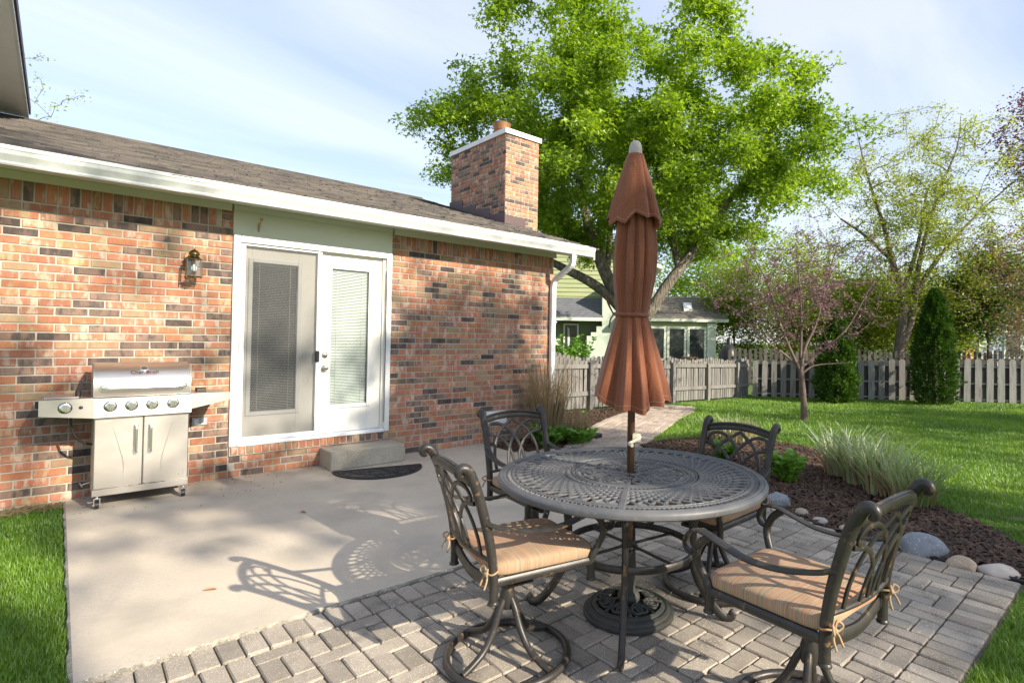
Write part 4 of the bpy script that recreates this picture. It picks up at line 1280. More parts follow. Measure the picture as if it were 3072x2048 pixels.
k0 = Vector((-Rv.x * .10, -Rv.y * .10, 1.515))
m.tube(spline([k0, k0 + Vector((-.03, .01, .05)), k0 + Vector((-.035, .02, .085)), k0 + Vector((-.02, .015, .05)), k0], 4), .004, 6)
m.tube(spline([k0, k0 + Vector((-.012, .01, -.03)), k0 + Vector((-.018, .012, -.07))], 4), .004, 6)
m.build('tie_band', MATS['rust_fabric'], umb, True)
# ================================================================== GRILL
def steelmat(name, base, rough, sx=.6):
    m = bpy.data.materials.new(name); m.use_nodes = True; nt = m.node_tree; b = nt.nodes['Principled BSDF']
    b.inputs['Metallic'].default_value = 1.0; b.inputs['Base Color'].default_value = (*base, 1)
    v = _vec(nt, 'Position', (sx, sx, 60)); n = _noise(nt, v, 14, 3); 
    rr = nt.nodes.new('ShaderNodeMapRange'); rr.inputs['To Min'].default_value = rough * .8; rr.inputs['To Max'].default_value = rough * 1.25
    nt.links.new(n, rr.inputs['Value']); nt.links.new(rr.outputs[0], b.inputs['Roughness'])
    n2 = _noise(nt, _vec(nt, 'Position', None), 5, 2)
    bp = nt.nodes.new('ShaderNodeBump'); bp.inputs['Strength'].default_value = .35; bp.inputs['Distance'].default_value = .006
    nt.links.new(n2, bp.inputs['Height'])
    b2 = nt.nodes.new('ShaderNodeBump'); b2.inputs['Strength'].default_value = .12; b2.inputs['Distance'].default_value = .001
    nt.links.new(n, b2.inputs['Height']); nt.links.new(bp.outputs[0], b2.inputs['Normal']); nt.links.new(b2.outputs[0], b.inputs['Normal']); MATS[name] = m
steelmat('stainless', (0.66, 0.63, 0.585), .36)
steelmat('stainless_dull', (0.50, 0.48, 0.45), .5)
M('chrome', (0.86, 0.86, 0.84), rough=.2, metal=1.0)
M('grill_black', (0.02, 0.02, 0.021), rough=.45)
M('red_print', (0.45, 0.02, 0.01), rough=.5)
grill = thing('gas_grill', 'stainless steel gas grill with two doors and side shelves by the wall', 'grill', (0, 0, 0))
GX0, GX1, GY0, GY1 = .215, .815, -.47, -.07
st = MATS['stainless']
m = MB(); m.box(GX0, GX0 + .012, GY0 + .012, GY1, .105, .70); lp = m.build('side_panel', MATS['stainless_dull'], grill)
m = MB()
for zz in (.17, .19, .21):
    for yy in (-.30, -.27, -.24): m.box(GX0 - .001, GX0 + .001, yy, yy + .012, zz, zz + .012)
m.build('vent_holes', MATS['grill_black'], lp)
m = MB(); m.box(GX1 - .012, GX1, GY0 + .012, GY1, .105, .70); m.build('side_panel', MATS['stainless_dull'], grill)
m = MB(); m.box(GX0 + .012, GX1 - .012, GY1 - .012, GY1, .105, .70); m.build('back_panel', MATS['stainless_dull'], grill)
m = MB(); m.cbox(GX0 - .004, GX1 + .004, GY0 - .006, GY0 + .030, .100, .152, .003); m.box(GX0 + .012, GX1 - .012, GY0 + .031, GY1 - .012, .100, .115); m.build('bottom_rail', st, grill)
def grill_door(x0, x1, hx, flip):
    m = MB(); m.cbox(x0, x1, GY0 - .012, GY0 + .010, .156, .700, .005); d = m.build('door', st, grill)
    # embossed curved crease
    m = MB(); xs = (x0 + (x1 - x0) * (.50 if not flip else .50)); s = -1 if flip else 1
    q = spline([(xs - s * .045, GY0 - .0125, .655), (xs + s * .0, GY0 - .0125, .48), (xs + s * .030, GY0 - .0125, .34), (xs + s * .028, GY0 - .0125, .24)], 6)
    m.tube(q, [.0005 + .0022 * math.sin(math.pi * i / (len(q) - 1)) for i in range(len(q))], 6); m.build('crease', st, d, True)
    m = MB(); m.tube(spline([(hx, GY0 - .012, .625), (hx, GY0 - .045, .617), (hx, GY0 - .052, .59), (hx, GY0 - .052, .45), (hx, GY0 - .045, .423), (hx, GY0 - .012, .415)], 5), .0085, 10)
    for zz in (.625, .415): m.tube([(hx, GY0 - .012, zz), (hx, GY0 - .022, zz)], .015, 12)
    m.build('handle', MATS['chrome'], d, True, 50)
    return d
dl = grill_door(GX0 + .002, .512, .468, False); dr = grill_door(.516, GX1 - .002, .560, True)
m = MB(); q = [(.752, .205), (.757, .190), (.775, .190), (.781, .208), (.775, .235), (.768, .222), (.764, .214), (.760, .228), (.752, .205)]
m.tube([(a, GY0 - .0125, b) for a, b in q], .0018, 5); m.build('flame_emblem', MATS['chrome'], dr)
# control panel
m = MB(); m.extrude([(-.505, .700), (-.512, .708), (-.500, .850), (-.492, .856), (-.10, .856), (-.10, .70)], .208, .824, 'x'); cp = m.build('control_panel', st, grill)
def knob(x, z, parent, y=-.507):
    m = MB(); m.lathe([(.034, 0), (.034, .004), (.028, .006), (.027, .022), (.023, .026), (.001, .026)], 24); m.cbox(-.007, .007, -.024, .024, .022, .036, .003)
    M4 = Matrix.Translation((x, y, z)) @ Euler((R(90), 0, 0)).to_matrix().to_4x4(); m.xf(M4)
    k_ = m.build('knob', MATS['chrome'], parent, True, 35)
    m = MB(); m.lathe([(.0405, 0), (.0405, .0025), (.0345, .0025)], 28, cap=False); m.xf(M4); m.build('dial_ring', MATS['grill_black'], k_, True)
for x in (.306, .435, .565, .700): knob(x, .790, cp)
def text(s, size, loc, rot, mat, parent, name='lettering', ext=.0006, shear=0):
    cu = bpy.data.curves.new(name, 'FONT'); cu.body = s; cu.size = size; cu.extrude = ext; cu.align_x = 'CENTER'; cu.shear = shear
    t_ = bpy.data.objects.new(name, cu); COL.objects.link(t_); bpy.context.view_layer.update()
    me = bpy.data.meshes.new_from_object(t_.evaluated_get(bpy.context.evaluated_depsgraph_get())); bpy.data.objects.remove(t_, do_unlink=True)
    me.materials.clear(); me.materials.append(mat); o = link(name, me, parent, loc); o.rotation_euler = rot; return o
text('Char-Broil', .027, (.268, -.5135, .713), (R(90 - 5), 0, 0), MATS['grill_black'], cp)
text('PERFORMANCE', .017, (.765, -.5125, .722), (R(90 - 5), 0, 0), MATS['stainless_dull'], cp)
m = MB(); m.tube([(.292, -.5125, .738), (.296, -.5125, .746)], .003, 6); m.build('flame_mark', MATS['red_print'], cp)
# shelves
m = MB(); m.add([(-.092, -.505, .742), (.207, -.505, .706), (.207, -.505, .856), (-.092, -.505, .856), (-.092, -.480, .742), (.207, -.480, .706), (.207, -.480, .850), (-.092, -.480, .850)],
      [(0, 1, 2, 3), (4, 7, 6, 5), (0, 3, 7, 4), (1, 5, 6, 2), (3, 2, 6, 7), (0, 4, 5, 1)]); ls = m.build('side_burner_shelf', st, grill)
m = MB(); m.box(-.092, .207, -.479, -.09, .838, .856); m.box(-.092, -.086, -.479, -.09, .76, .837); m.build('shelf_top', MATS['stainless_dull'], ls)
m = MB(); m.cbox(-.07, .13, -.42, -.14, .857, .870, .004); m.build('side_burner_lid', MATS['stainless_dull'], ls)
m = MB(); m.cbox(.105, .142, -.395, -.31, .862, .915, .010); m.build('lid_grip', MATS['grill_black'], ls)
m = MB()
for a in range(5):
    for b in range(4): m.box(.150 + a * .010, .155 + a * .010, -.36 + b * .05, -.33 + b * .05, .8565, .858)
m.build('vent_slots', MATS['grill_black'], ls)
knob(.050, .795, ls, -.506)
m = MB(); m.lathe([(.012, 0), (.012, .008), (.008, .011), (.001, .011)], 16); m.xf(Matrix.Translation((.137, -.5055, .795)) @ Euler((R(90), 0, 0)).to_matrix().to_4x4()); m.build('igniter_button', MATS['grill_black'], ls, True, 40)
m = MB(); m.add([(.825, -.505, .735), (1.10, -.500, .795), (1.10, -.500, .862), (.825, -.505, .858), (.825, -.480, .735), (1.10, -.480, .795), (1.10, -.480, .856), (.825, -.480, .850)],
      [(0, 1, 2, 3), (4, 7, 6, 5), (0, 3, 7, 4), (1, 5, 6, 2), (3, 2, 6, 7), (0, 4, 5, 1)]); rs = m.build('side_shelf', st, grill)
m = MB(); m.box(.825, 1.10, -.479, -.09, .842, .858); m.build('shelf_top', st, rs)
m = MB(); m.cbox(.885, .955, -.33, -.24, .859, .890, .004); m.build('tray_handle', MATS['grill_black'], rs)
# lid
prof = [(-.478, .862), (-.486, .905)] + [(a, b) for a, b in ((-.488, .955), (-.484, .985))] + [(-.470, 1.010), (-.43, 1.055), (-.375, 1.092), (-.31, 1.112), (-.22, 1.118), (-.14, 1.105), (-.09, 1.06), (-.075, .98), (-.075, .862)]
m = MB(); m.extrude(prof, .212, .820, 'x'); 
lid = m.build('lid', st, grill, True, 28)
m = MB()
for xx in (.205, .813): m.extrude([(a - .004 * (a < -.3), b + .003 * (b > 1.0)) for a, b in prof], xx, xx + .0075, 'x')
m.build('lid_end_cap', MATS['stainless_dull'], lid, True, 28)
m = MB(); m.tube(spline([(.262, -.487, .93), (.262, -.525, .93), (.275, -.535, .93)], 3) + spline([(.30, -.537, .93), (.51, -.540, .93), (.73, -.537, .93)], 4) + spline([(.757, -.535, .93), (.77, -.525, .93), (.77, -.487, .93)], 3), .011, 10)
for xx in (.262, .77): m.tube([(xx, -.486, .93), (xx, -.496, .93)], .025, 16)
m.build('lid_handle', MATS['chrome'], lid, True, 45)
m = MB(); m.lathe([(.030, 0), (.030, .006), (.024, .009), (.022, .006), (.001, .006)], 24); m.xf(Matrix.Translation((.516, -.408, 1.072)) @ Euler((R(38), 0, 0)).to_matrix().to_4x4()); m.build('thermometer', MATS['chrome'], lid, True, 35)
text('Char-Broil', .042, (.516, -.4505, 1.037), (R(46), 0, 0), MATS['grill_black'], lid)
m = MB(); m.tube([(.44, -.453, 1.030), (.595, -.453, 1.030)], .0022, 5); m.build('lettering_underline', MATS['red_print'], lid)
# casters, hose, tank wrench foot
def caster(x, y):
    m = MB(); m.tube([(x - .012, y, .030), (x + .012, y, .030)], .030, 18); c_ = m.build('caster', MATS['grill_black'], grill, True, 40)
    m = MB(); m.box(x - .020, x - .015, y - .02, y + .02, .028, .075); m.box(x + .015, x + .020, y - .02, y + .02, .028, .075); m.cbox(x - .022, x + .022, y - .022, y + .022, .075, .085, .002); m.tube([(x, y, .085), (x, y, .101)], .010, 10)
    m.tube([(x - .026, y + .0, .030), (x + .026, y, .030)], .007, 8); m.build('fork', MATS['chrome'], c_, True, 40)
for x in (.245, .79):
    for y in (-.445, -.10): caster(x, y)
m = MB(); m.cbox(.19, .222, -.462, -.43, .055, .062, .002); m.build('brake_lever', MATS['chrome'], grill)
m = MB(); m.tube(spline([(.085, -.33, .74), (.085, -.33, .66), (.11, -.32, .56), (.16, -.30, .50), (.222, -.29, .475)], 6), .009, 8); m.build('gas_hose', MATS['grill_black'], grill, True)
m = MB(); m.tube(spline([(.16, -.14, .135), (.19, -.14, .145), (.215, -.14, .15)], 3), .004, 6); m.tube([(.165, -.14, .12), (.15, -.14, .155)], .006, 6); m.build('hose_clip', MATS['chrome'], grill)

# ================================================================== WALL FITTINGS
M('brass', (0.26, 0.19, 0.09), (0.17, 0.12, 0.06), 30, rough=.38, metal=1.0)
M('bulb_white', (0.80, 0.80, 0.76), rough=.35)
lx, ly = .872, -.125
lan = thing('wall_lantern', 'brass and glass wall lantern on the brick left of the doors', 'lantern', (lx, 0, 1.86))
m = MB(); m.add([(a, b_, c) for b_ in (-.014, -.003) for a, c in ((-.035, .09), (.035, .09), (.055, .12), (.055, .20), (.035, .235), (-.035, .235), (-.055, .20), (-.055, .12))],
      [tuple(range(8)), tuple(range(15, 7, -1))] + [(i, (i + 1) % 8, 8 + (i + 1) % 8, 8 + i) for i in range(8)]); m.build('backplate', MATS['brass'], lan)
def ngon(r, z, n=6): return [(r * math.cos(2 * math.pi * (i + .5) / n), ly + r * math.sin(2 * math.pi * (i + .5) / n), z) for i in range(n)]
m = MB(); A_, B_ = ngon(.062, .165), ngon(.066, .012)
for i in range(6):
    j = (i + 1) % 6; m.tube([A_[i], B_[i]], .0035, 6); m.tube([A_[i], A_[j]], .004, 6); m.tube([B_[i], B_[j]], .004, 6); m.add(*_ball(Vector(B_[i]) + Vector((0, 0, -.006)), .005, 6, 4))
m.build('cage', MATS['brass'], lan, True, 50)
for i in range(6):
    j = (i + 1) % 6; m = MB(); m.add([A_[i], A_[j], B_[j], B_[i]], [(0, 1, 2, 3)]); m.build('glass_pane', MATS['clear_glass'], lan)
m = MB(); m.add([A_[i] for i in range(6)] + [tuple(Vector((0, ly, .187)) + (Vector(q) - Vector((0, ly, .165))) * .62) for q in A_], [(i, (i + 1) % 6, 6 + (i + 1) % 6, 6 + i) for i in range(6)]); m.lathe([(.040, .187), (.034, .195), (.036, .205), (.044, .212), (.042, .220), (.026, .243), (.012, .252), (.005, .256), (.005, .268), (.001, .270)], 20, (0, ly, 0)); m.build('cap', MATS['brass'], lan, True, 40)
m = MB(); m.tube(spline([(0, -.014, .165), (0, -.05, .20), (0, -.09, .205), (0, ly, .2)], 4), .010, 8); m.build('bracket_arm', MATS['brass'], lan, True)
m = MB(); m.lathe([(.050, .014), (.058, .016), (.058, .020)], 6, (0, ly, 0)); m.lathe([(.014, .12), (.014, .165)], 12, (0, ly, 0)); m.build('socket', MATS['brass'], lan)
m = MB(); m.lathe([(.001, .055), (.014, .058), (.022, .070), (.024, .085), (.019, .105), (.013, .12)], 16, (0, ly, 0)); m.build('bulb', MATS['bulb_white'], lan, True)

out = thing('electrical_outlet', 'double electrical outlet on the brick between grill and doors', 'outlet', (.962, 0, .558))
M('grey_metal', (0.42, 0.42, 0.41), rough=.45, metal=.3)
m = MB(); m.cbox(-.060, .060, -.016, .002, -.035, .035, .003); m.build('cover_plate', MATS['grey_metal'], out)
for xx in (-.028, .028):
    m = MB(); m.cbox(xx - .018, xx + .018, -.021, -.0165, -.026, .026, .003); m.build('socket_cover', MATS['white_metal'], out)

br = thing('wall_bracket', 'small rusty cream bracket fixed to the panel above the doors', 'bracket', (1.405, 0, 2.40))
M('rust_cream', (0.52, 0.40, 0.24), (0.30, 0.16, 0.07), 60, rough=.6)
m = MB(); m.box(-.008, .008, -.004, .003, -.035, .045); m.tube([(0, -.004, .042), (0, -.085, .072)], .0035, 6); m.tube([(0, -.004, -.03), (0, -.088, .070)], .0055, 6); m.build('arm', MATS['rust_cream'], br)
m = MB(); m.tube([(-.012, -.092, .072), (.014, -.092, .072)], .0125, 12); m.build('end_cap', MATS['rust_cream'], br, True, 50)

# concrete step
m = MB(); m.cbox(2.02, 2.80, -.345, -.006, .001, .192, .008)
M('step_concrete', (0.40, 0.36, 0.29), (0.33, 0.30, 0.23), 3, rough=.92, bump=1, bscale=130, speck=(0.54, 0.50, 0.42), sscale=120, slo=.6, shi=.66, c3=(.27, .245, .19), scale3=4, lo3=.55, hi3=.72)
o = m.build('concrete_step', MATS['step_concrete']); tag(o, 'short concrete block step below the right patio door', 'step')
# half round mat
M('rubber', (0.016, 0.016, 0.018), (0.026, 0.026, 0.028), 20, rough=.6)
mat_ = thing('door_mat', 'half round black rubber door mat in front of the step', 'door mat', (2.43, -.515, .0), R(-15))
def halfell(a, b, n=40, x0=0): return [(a * math.cos(math.pi + math.pi * i / n), b * math.sin(math.pi + math.pi * i / n)) for i in range(n + 1)]
m = MB(); m.extrude(halfell(.435, .46), .003, .009, 'z'); m.build('mat_body', MATS['rubber'], mat_)
m = MB()
for a, b in ((.428, .453), (.39, .415), (.26, .30)): m.tube([(x, y, .011) for x, y in halfell(a, b)], .005, 5)
m.tube([(-.42, -.006, .011), (.42, -.006, .011)], .005, 5)
for a in (-62, -90, -118): m.tube([(.0, -.01, .011), (.42 * math.cos(R(a)), .43 * math.sin(R(a)), .011)], .004, 5)
r3 = random.Random(8)
for i in range(70):
    a = R(-180 * r3.random()); q = r3.random() ** .5; cx_, cy_ = .37 * q * math.cos(a), .39 * q * math.sin(a) - .012; ph = r3.random() * 6.28; rr_ = .012 + .016 * r3.random()
    m.tube([(cx_ + rr_ * (1 - k_ / 12) * math.cos(ph + k_ * .5), cy_ + rr_ * (1 - k_ / 12) * math.sin(ph + k_ * .5), .010) for k_ in range(9)], .0035, 4)
m.build('relief_pattern', MATS['rubber'], mat_, True)
# ================================================================== FENCES
M('fence_wood', (0.135, 0.130, 0.120), (0.205, 0.197, 0.182), 7, rough=.95, bump=.8, bscale=60, stretch=(6, 6, .5), c3=(0.115, 0.10, 0.088), scale3=5, lo3=.52, hi3=.70, stretch3=(4, 4, .6), rnd=.22)
M('fence_wood_pale', (0.235, 0.228, 0.210), (0.325, 0.315, 0.288), 6, rough=.95, bump=.8, bscale=60, stretch=(6, 6, .5), c3=(0.17, 0.15, 0.13), scale3=4, lo3=.55, hi3=.72, stretch3=(4, 4, .6), rnd=.2)
M('fence_old_and_shade', (0.055, 0.050, 0.044), (0.095, 0.086, 0.075), 8, rough=.95, bump=.8, bscale=60, stretch=(6, 6, .5), rnd=.3)
def picket_mesh(w, h, t, kind, mat, var):
    r_ = random.Random(var); c = w * .28
    if kind == 'dog': prof = [(-w / 2, 0), (w / 2, 0), (w / 2, h - c), (w / 2 - c, h), (-w / 2 + c, h), (-w / 2, h - c)]
    elif kind == 'slant': prof = [(-w / 2, 0), (w / 2, 0), (w / 2, h), (-w / 2, h - .02)]
    else: prof = [(-w / 2, 0), (w / 2, 0), (w / 2, h), (-w / 2, h)]
    prof = [(a + r_.uniform(-.003, .003), b + r_.uniform(-.006, .006)) for a, b in prof]
    b = MB(); b.extrude(prof, -t / 2, t / 2, 'y'); me = b.mesh('picket', mat); fix_normals(me); return me
FW, FP, FO = MATS['fence_wood'], MATS['fence_wood_pale'], MATS['fence_old_and_shade']
def fence_run(A, B, label, pitch, width, mat, front=True, back=True, back_off=.0, hfun=None, rails=(.30, .84), rail_h=.085, rail_off=-.03, name='picket_fence', posts=(), kind='dog', pick_off=.0, back_pick=.10, bh=1.0, gapz=.05, post_h=.95, group=None, pjit=.010):
    A = Vector(A); B = Vector(B); L = (B - A).length; d = (B - A) / L; ang = math.atan2(d.y, d.x)
    root = thing(name, label, 'fence', (A.x, A.y, 0), ang, group)
    def gz(u): q = A + d * u; return float(ground_z(q.x, q.y))
    variants = [picket_mesh(width, 1.0, .018, kind, mat, 31 + i) for i in range(5)]
    variants2 = [picket_mesh(width, 1.0, .018, kind, FO if name == 'shadowbox_fence' else mat, 61 + i) for i in range(5)]  # shadowbox back pickets take darker wood: shade behind the front boards, put into colour
    u = pitch / 2; i = 0
    while u < L:
        h = (hfun(u, L) if hfun else 1.0) + rng.uniform(-pjit, pjit)
        if front:
            o = link('picket', variants[i % 5], root, (u + rng.uniform(-.006, .006), pick_off, gz(u) + gapz)); o.scale = (1, 1, h - gapz); o.rotation_euler = (rng.uniform(-.01, .01), rng.uniform(-.014, .014), rng.uniform(-.03, .03))
        if back:
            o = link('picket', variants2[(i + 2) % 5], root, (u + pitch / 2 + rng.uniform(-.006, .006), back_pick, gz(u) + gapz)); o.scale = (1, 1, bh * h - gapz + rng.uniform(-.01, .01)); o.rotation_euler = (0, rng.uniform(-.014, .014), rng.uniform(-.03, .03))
        u += pitch; i += 1
    bounds = [0] + [p_ for p_ in posts if 0 < p_ < L] + [L]
    for z in rails:
        for a, b in zip(bounds[:-1], bounds[1:]):
            m = MB(); m.add([(a + .01, rail_off - .018, gz(a) + z), (b - .01, rail_off - .018, gz(b) + z), (b - .01, rail_off + .018, gz(b) + z), (a + .01, rail_off + .018, gz(a) + z), (a + .01, rail_off - .018, gz(a) + z + rail_h), (b - .01, rail_off - .018, gz(b) + z + rail_h), (b - .01, rail_off + .018, gz(b) + z + rail_h), (a + .01, rail_off + .018, gz(a) + z + rail_h)],
                      [(0, 3, 2, 1), (4, 5, 6, 7), (0, 1, 5, 4), (1, 2, 6, 5), (2, 3, 7, 6), (3, 0, 4, 7)]); m.build('rail', mat, root)
    for u in posts:
        m = MB(); g_ = gz(min(max(u, 0), L)); m.cbox(u - .048, u + .048, rail_off - .07, rail_off + .026, g_ - .05, g_ + post_h + rng.uniform(-.02, .02), .004); m.build('post', mat, root)
    return root
def scallop(seg, lo, hi):
    def f(u, L):
        x_ = (u % seg) / seg; return lo + (hi - lo) * abs(2 * x_ - 1) ** 1.6
    return f
fence_run((5.3, 1.86), (9.24, 1.86), 'weathered grey picket fence between house corner and gate', .108, .086, FW, True, True, hfun=scallop(1.6, .98, 1.08), posts=(.6, 2.42, 3.88), bh=1.07)
fence_run((10.36, 1.86), (13.85, 1.90), 'weathered grey picket fence between gate and fence corner', .100, .082, FW, True, True, hfun=scallop(1.75, .96, 1.04), posts=(.02, 1.45, 2.85), bh=1.06)
fence_run((13.93, 1.85), (19.3, -7.55), 'pale shadowbox fence along the far side of the lawn', .240, .142, FP, True, True, hfun=lambda u, L: 1.0 + .10 * min(1, u / 5.0), rails=(.10, .50, .92), rail_h=.04, rail_off=.045, pick_off=.0, back_pick=.09, posts=(), kind='dog', gapz=.03, bh=.99, name='shadowbox_fence')
# gate
gate = thing('fence_gate', 'weathered wooden gate with a diagonal brace at the end of the path', 'gate', (9.30, 1.86, float(ground_z(9.8, 1.86))))
pv = [picket_mesh(.086, 1.0, .018, 'dog', FW, 81 + i) for i in range(4)]
for i in range(9):
    o = link('picket', pv[i % 4], gate, (.06 + i * .112, .0, .06)); o.scale = (1, 1, 1.02 - .10 * math.sin(math.pi * i / 8) - .04)
for z in (.26, .80):
    m = MB(); m.cbox(.0, 1.0, -.035, -.010, z, z + .085, .003); m.build('rail', FW, gate)
m = MB(); m.add([(.02, -.033, .78), (.10, -.033, .79), (.98, -.033, .36), (.90, -.033, .35), (.02, -.012, .78), (.10, -.012, .79), (.98, -.012, .36), (.90, -.012, .35)], [(0, 1, 2, 3), (7, 6, 5, 4), (0, 1, 5, 4), (1, 2, 6, 5), (2, 3, 7, 6), (3, 0, 4, 7)]); m.build('brace', FW, gate)
# neighbour's older fence behind
fence_run((16.6, 4.3), (27.0, -6.0), 'dark old picket fence behind the shadowbox fence', .175, .10, FO, True, False, hfun=lambda u, L: 1.22 + .05 * math.sin(u * 2.1), rails=(.3, .9), rail_h=.08, rail_off=.04, kind='dog', pjit=.04)

# ================================================================== NEIGHBOUR'S HOUSE
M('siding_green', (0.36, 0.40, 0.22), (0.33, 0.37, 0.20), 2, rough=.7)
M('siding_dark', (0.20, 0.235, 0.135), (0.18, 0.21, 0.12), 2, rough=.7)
M('trim_green', (0.68, 0.72, 0.62), rough=.6)
M('painted_brick', (0.55, 0.62, 0.53), (0.50, 0.57, 0.48), 5, rough=.8, bump=.6, bscale=20)
shingle_mat('slate_shingles', (0.085, 0.09, 0.105), (0.12, 0.125, 0.14), (0.155, 0.16, 0.175))
shingle_mat('brown_shingles', (0.115, 0.10, 0.085), (0.155, 0.135, 0.11), (0.18, 0.16, 0.13))
M('window_dark', (0.035, 0.04, 0.042), (0.075, 0.085, 0.08), 1.2, rough=.08, spec=.8)
M('curtain', (0.62, 0.63, 0.62), rough=.9)
M('terracotta', (0.26, 0.15, 0.105), rough=.8)
nb = thing('neighbour_house', 'green sided neighbour house with a sunroom and painted brick chimney', 'house', (15.72, 11.98, -.1), math.atan2(-.687, .727))
# local: x to the right along the facade, y away from the patio, z up;  facade x from -3 to 7
def boards(m, x0, x1, y, z0, z1, pitch=.19, mi=0):
    z = z0
    while z < z1 - .01:
        e = min(z + pitch, z1); m.add([(x0, y - .022, z), (x1, y - .022, z), (x1, y - .004, e), (x0, y - .004, e), (x1, y, z), (x0, y, z)], [(0, 1, 2, 3), (0, 5, 4, 1)], mi); z = e
m = MB(); m.box(-3, 4.05, .45, 6, 2.9, 4.6); m.add([(-3, .45, 4.6), (4.05, .45, 4.6), (.9, .45, 5.85), (-3, 6, 4.6), (4.05, 6, 4.6), (.9, 6, 5.85)], [(0, 1, 2), (5, 4, 3)]); up_ = m.build('upper_wall', MATS['siding_green'], nb)
z = 2.95; i = 0
while z < 5.8:
    x0, x1 = -3.0, 4.05
    if z > 4.6: x0 = -3 + (z - 4.6) / 1.25 * 3.9; x1 = 4.05 - (z - 4.6) / 1.25 * 3.15
    m = MB(); m.add([(x0, .415, z), (x1, .415, z), (x1, .445, z + .19), (x0, .445, z + .19), (x1, .449, z), (x0, .449, z)], [(0, 1, 2, 3), (0, 5, 4, 1)]); m.build('clapboard', MATS['siding_green'], up_); z += .19
for (a, b) in (((-3.3, 4.50), (.9, 5.98)), ((.9, 5.98), (4.4, 4.52))):
    m = MB(); m.add([(a[0], .1, a[1]), (b[0], .1, b[1]), (b[0], .1, b[1] + .16), (a[0], .1, a[1] + .16), (a[0], 6.2, a[1]), (b[0], 6.2, b[1]), (b[0], 6.2, b[1] + .16), (a[0], 6.2, a[1] + .16)], [(0, 1, 2, 3), (7, 6, 5, 4), (0, 4, 5, 1), (3, 2, 6, 7), (0, 3, 7, 4), (1, 5, 6, 2)]); m.build('gable_roof', MATS['trim_green'], nb)
m = MB(); m.box(3.95, 4.10, .38, .50, 2.9, 4.6); m.build('corner_board', MATS['trim_green'], nb)
# low roof left and right
def lean_roof(x0, x1, ya, za, yb, zb, mat):
    m = MB(); n = 9
    for i in range(n):
        t0, t1 = i / n, (i + 1) / n; y0_, z0_ = ya + (yb - ya) * t0, za + (zb - za) * t0; y1_, z1_ = ya + (yb - ya) * t1, za + (zb - za) * t1
        m.add([(x0, y0_, z0_ + .02), (x1, y0_, z0_ + .02), (x1, y1_, z1_), (x0, y1_, z1_), (x0, y0_, z0_ - .01), (x1, y0_, z0_ - .01)], [(0, 1, 2, 3), (0, 4, 5, 1)])
    m.add([(x0, ya, za - .03), (x1, ya, za - .03), (x1, yb, zb - .03), (x0, yb, zb - .03)], [(0, 1, 2, 3)])
    return m.build('lower_roof', mat, nb)
lean_roof(-3.2, 1.82, -.75, 2.36, .5, 3.30, MATS['slate_shingles'])
rr_ = lean_roof(2.6, 6.95, -1.15, 2.36, .9, 3.42, MATS['brown_shingles'])
for a, b in ((3.85, 4.20), (5.22, 5.58)):
    m = MB(); ya, za, yb, zb = -.55, 2.70, .05, 3.02
    m.add([(a, ya, za), (b, ya, za), (b + .06, yb, zb), (a + .06, yb, zb), (a, ya, za + .09), (b, ya, za + .09), (b + .06, yb, zb + .09), (a + .06, yb, zb + .09)], [(0, 3, 2, 1), (4, 5, 6, 7), (0, 1, 5, 4), (1, 2, 6, 5), (2, 3, 7, 6), (3, 0, 4, 7)]); s_ = m.build('skylight', MATS['trim_green'], rr_)
    m = MB(); m.add([(a + .05, ya + .05, za + .125), (b - .02, ya + .05, za + .125), (b + .03, yb - .05, zb + .082), (a + .09, yb - .05, zb + .082)], [(0, 1, 2, 3)]); m.build('pane', MATS['white_metal'], s_)
m = MB(); m.box(-3.2, 1.82, -.80, -.72, 2.22, 2.36); m.build('fascia', MATS['trim_green'], nb)
m = MB(); m.box(2.6, 6.95, -1.20, -1.12, 2.24, 2.36); m.build('fascia', MATS['trim_green'], nb)
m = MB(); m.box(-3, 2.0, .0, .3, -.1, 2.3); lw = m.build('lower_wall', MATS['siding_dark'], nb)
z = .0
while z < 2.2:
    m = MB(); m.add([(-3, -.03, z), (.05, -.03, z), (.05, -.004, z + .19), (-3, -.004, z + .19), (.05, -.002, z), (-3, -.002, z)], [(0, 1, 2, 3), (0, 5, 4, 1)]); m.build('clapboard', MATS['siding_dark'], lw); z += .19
def window(x0, x1, z0, z1, y, parent=nb, cur=None, fw=.07):
    m = MB(); m.cbox(x0, x0 + fw, y - .06, y, z0, z1, .006); m.cbox(x1 - fw, x1, y - .06, y, z0, z1, .006); m.cbox(x0 + fw, x1 - fw, y - .058, y, z0, z0 + fw, .006); m.cbox(x0 + fw, x1 - fw, y - .058, y, z1 - fw, z1, .006)
    w_ = m.build('window', MATS['trim_green'], parent)
    m = MB(); m.box(x0 + fw, x1 - fw, y - .03, y - .02, z0 + fw, z1 - fw); m.build('pane', MATS['window_dark'], w_)
    if cur:
        m = MB(); q = [(x0 + fw + .03 + (x1 - x0 - 2 * fw) * a, z0 + fw + (z1 - z0 - 2 * fw) * b) for a, b in cur]
        m.add([(a, y - .034, b) for a, b in q], [tuple(range(len(q)))]); m.build('curtain', MATS['curtain'], w_)
window(.14, .80, .38, 2.12, -.035, cur=((.15, .95), (.30, .9), (.36, .6), (.30, .35), (.22, .2), (.18, .5)))
for i, (dx, dz, w_, h_, nm, mt) in enumerate(((-.72, 1.25, .14, .14, 'meter', 'white_metal'), (-.24, 1.15, .24, .30, 'utility_box', 'trim_green'))):
    m = MB(); m.cbox(dx, dx + w_, -.12, -.032, dz, dz + h_, .02); m.build(nm, MATS[mt], nb)
m = MB(); m.tube([(-.58, -.06, 0), (-.58, -.06, 1.35)], .03, 8); m.tube([(-.10, -.06, 0), (-.10, -.06, 1.15)], .022, 8); m.build('conduit', MATS['siding_dark'], nb)
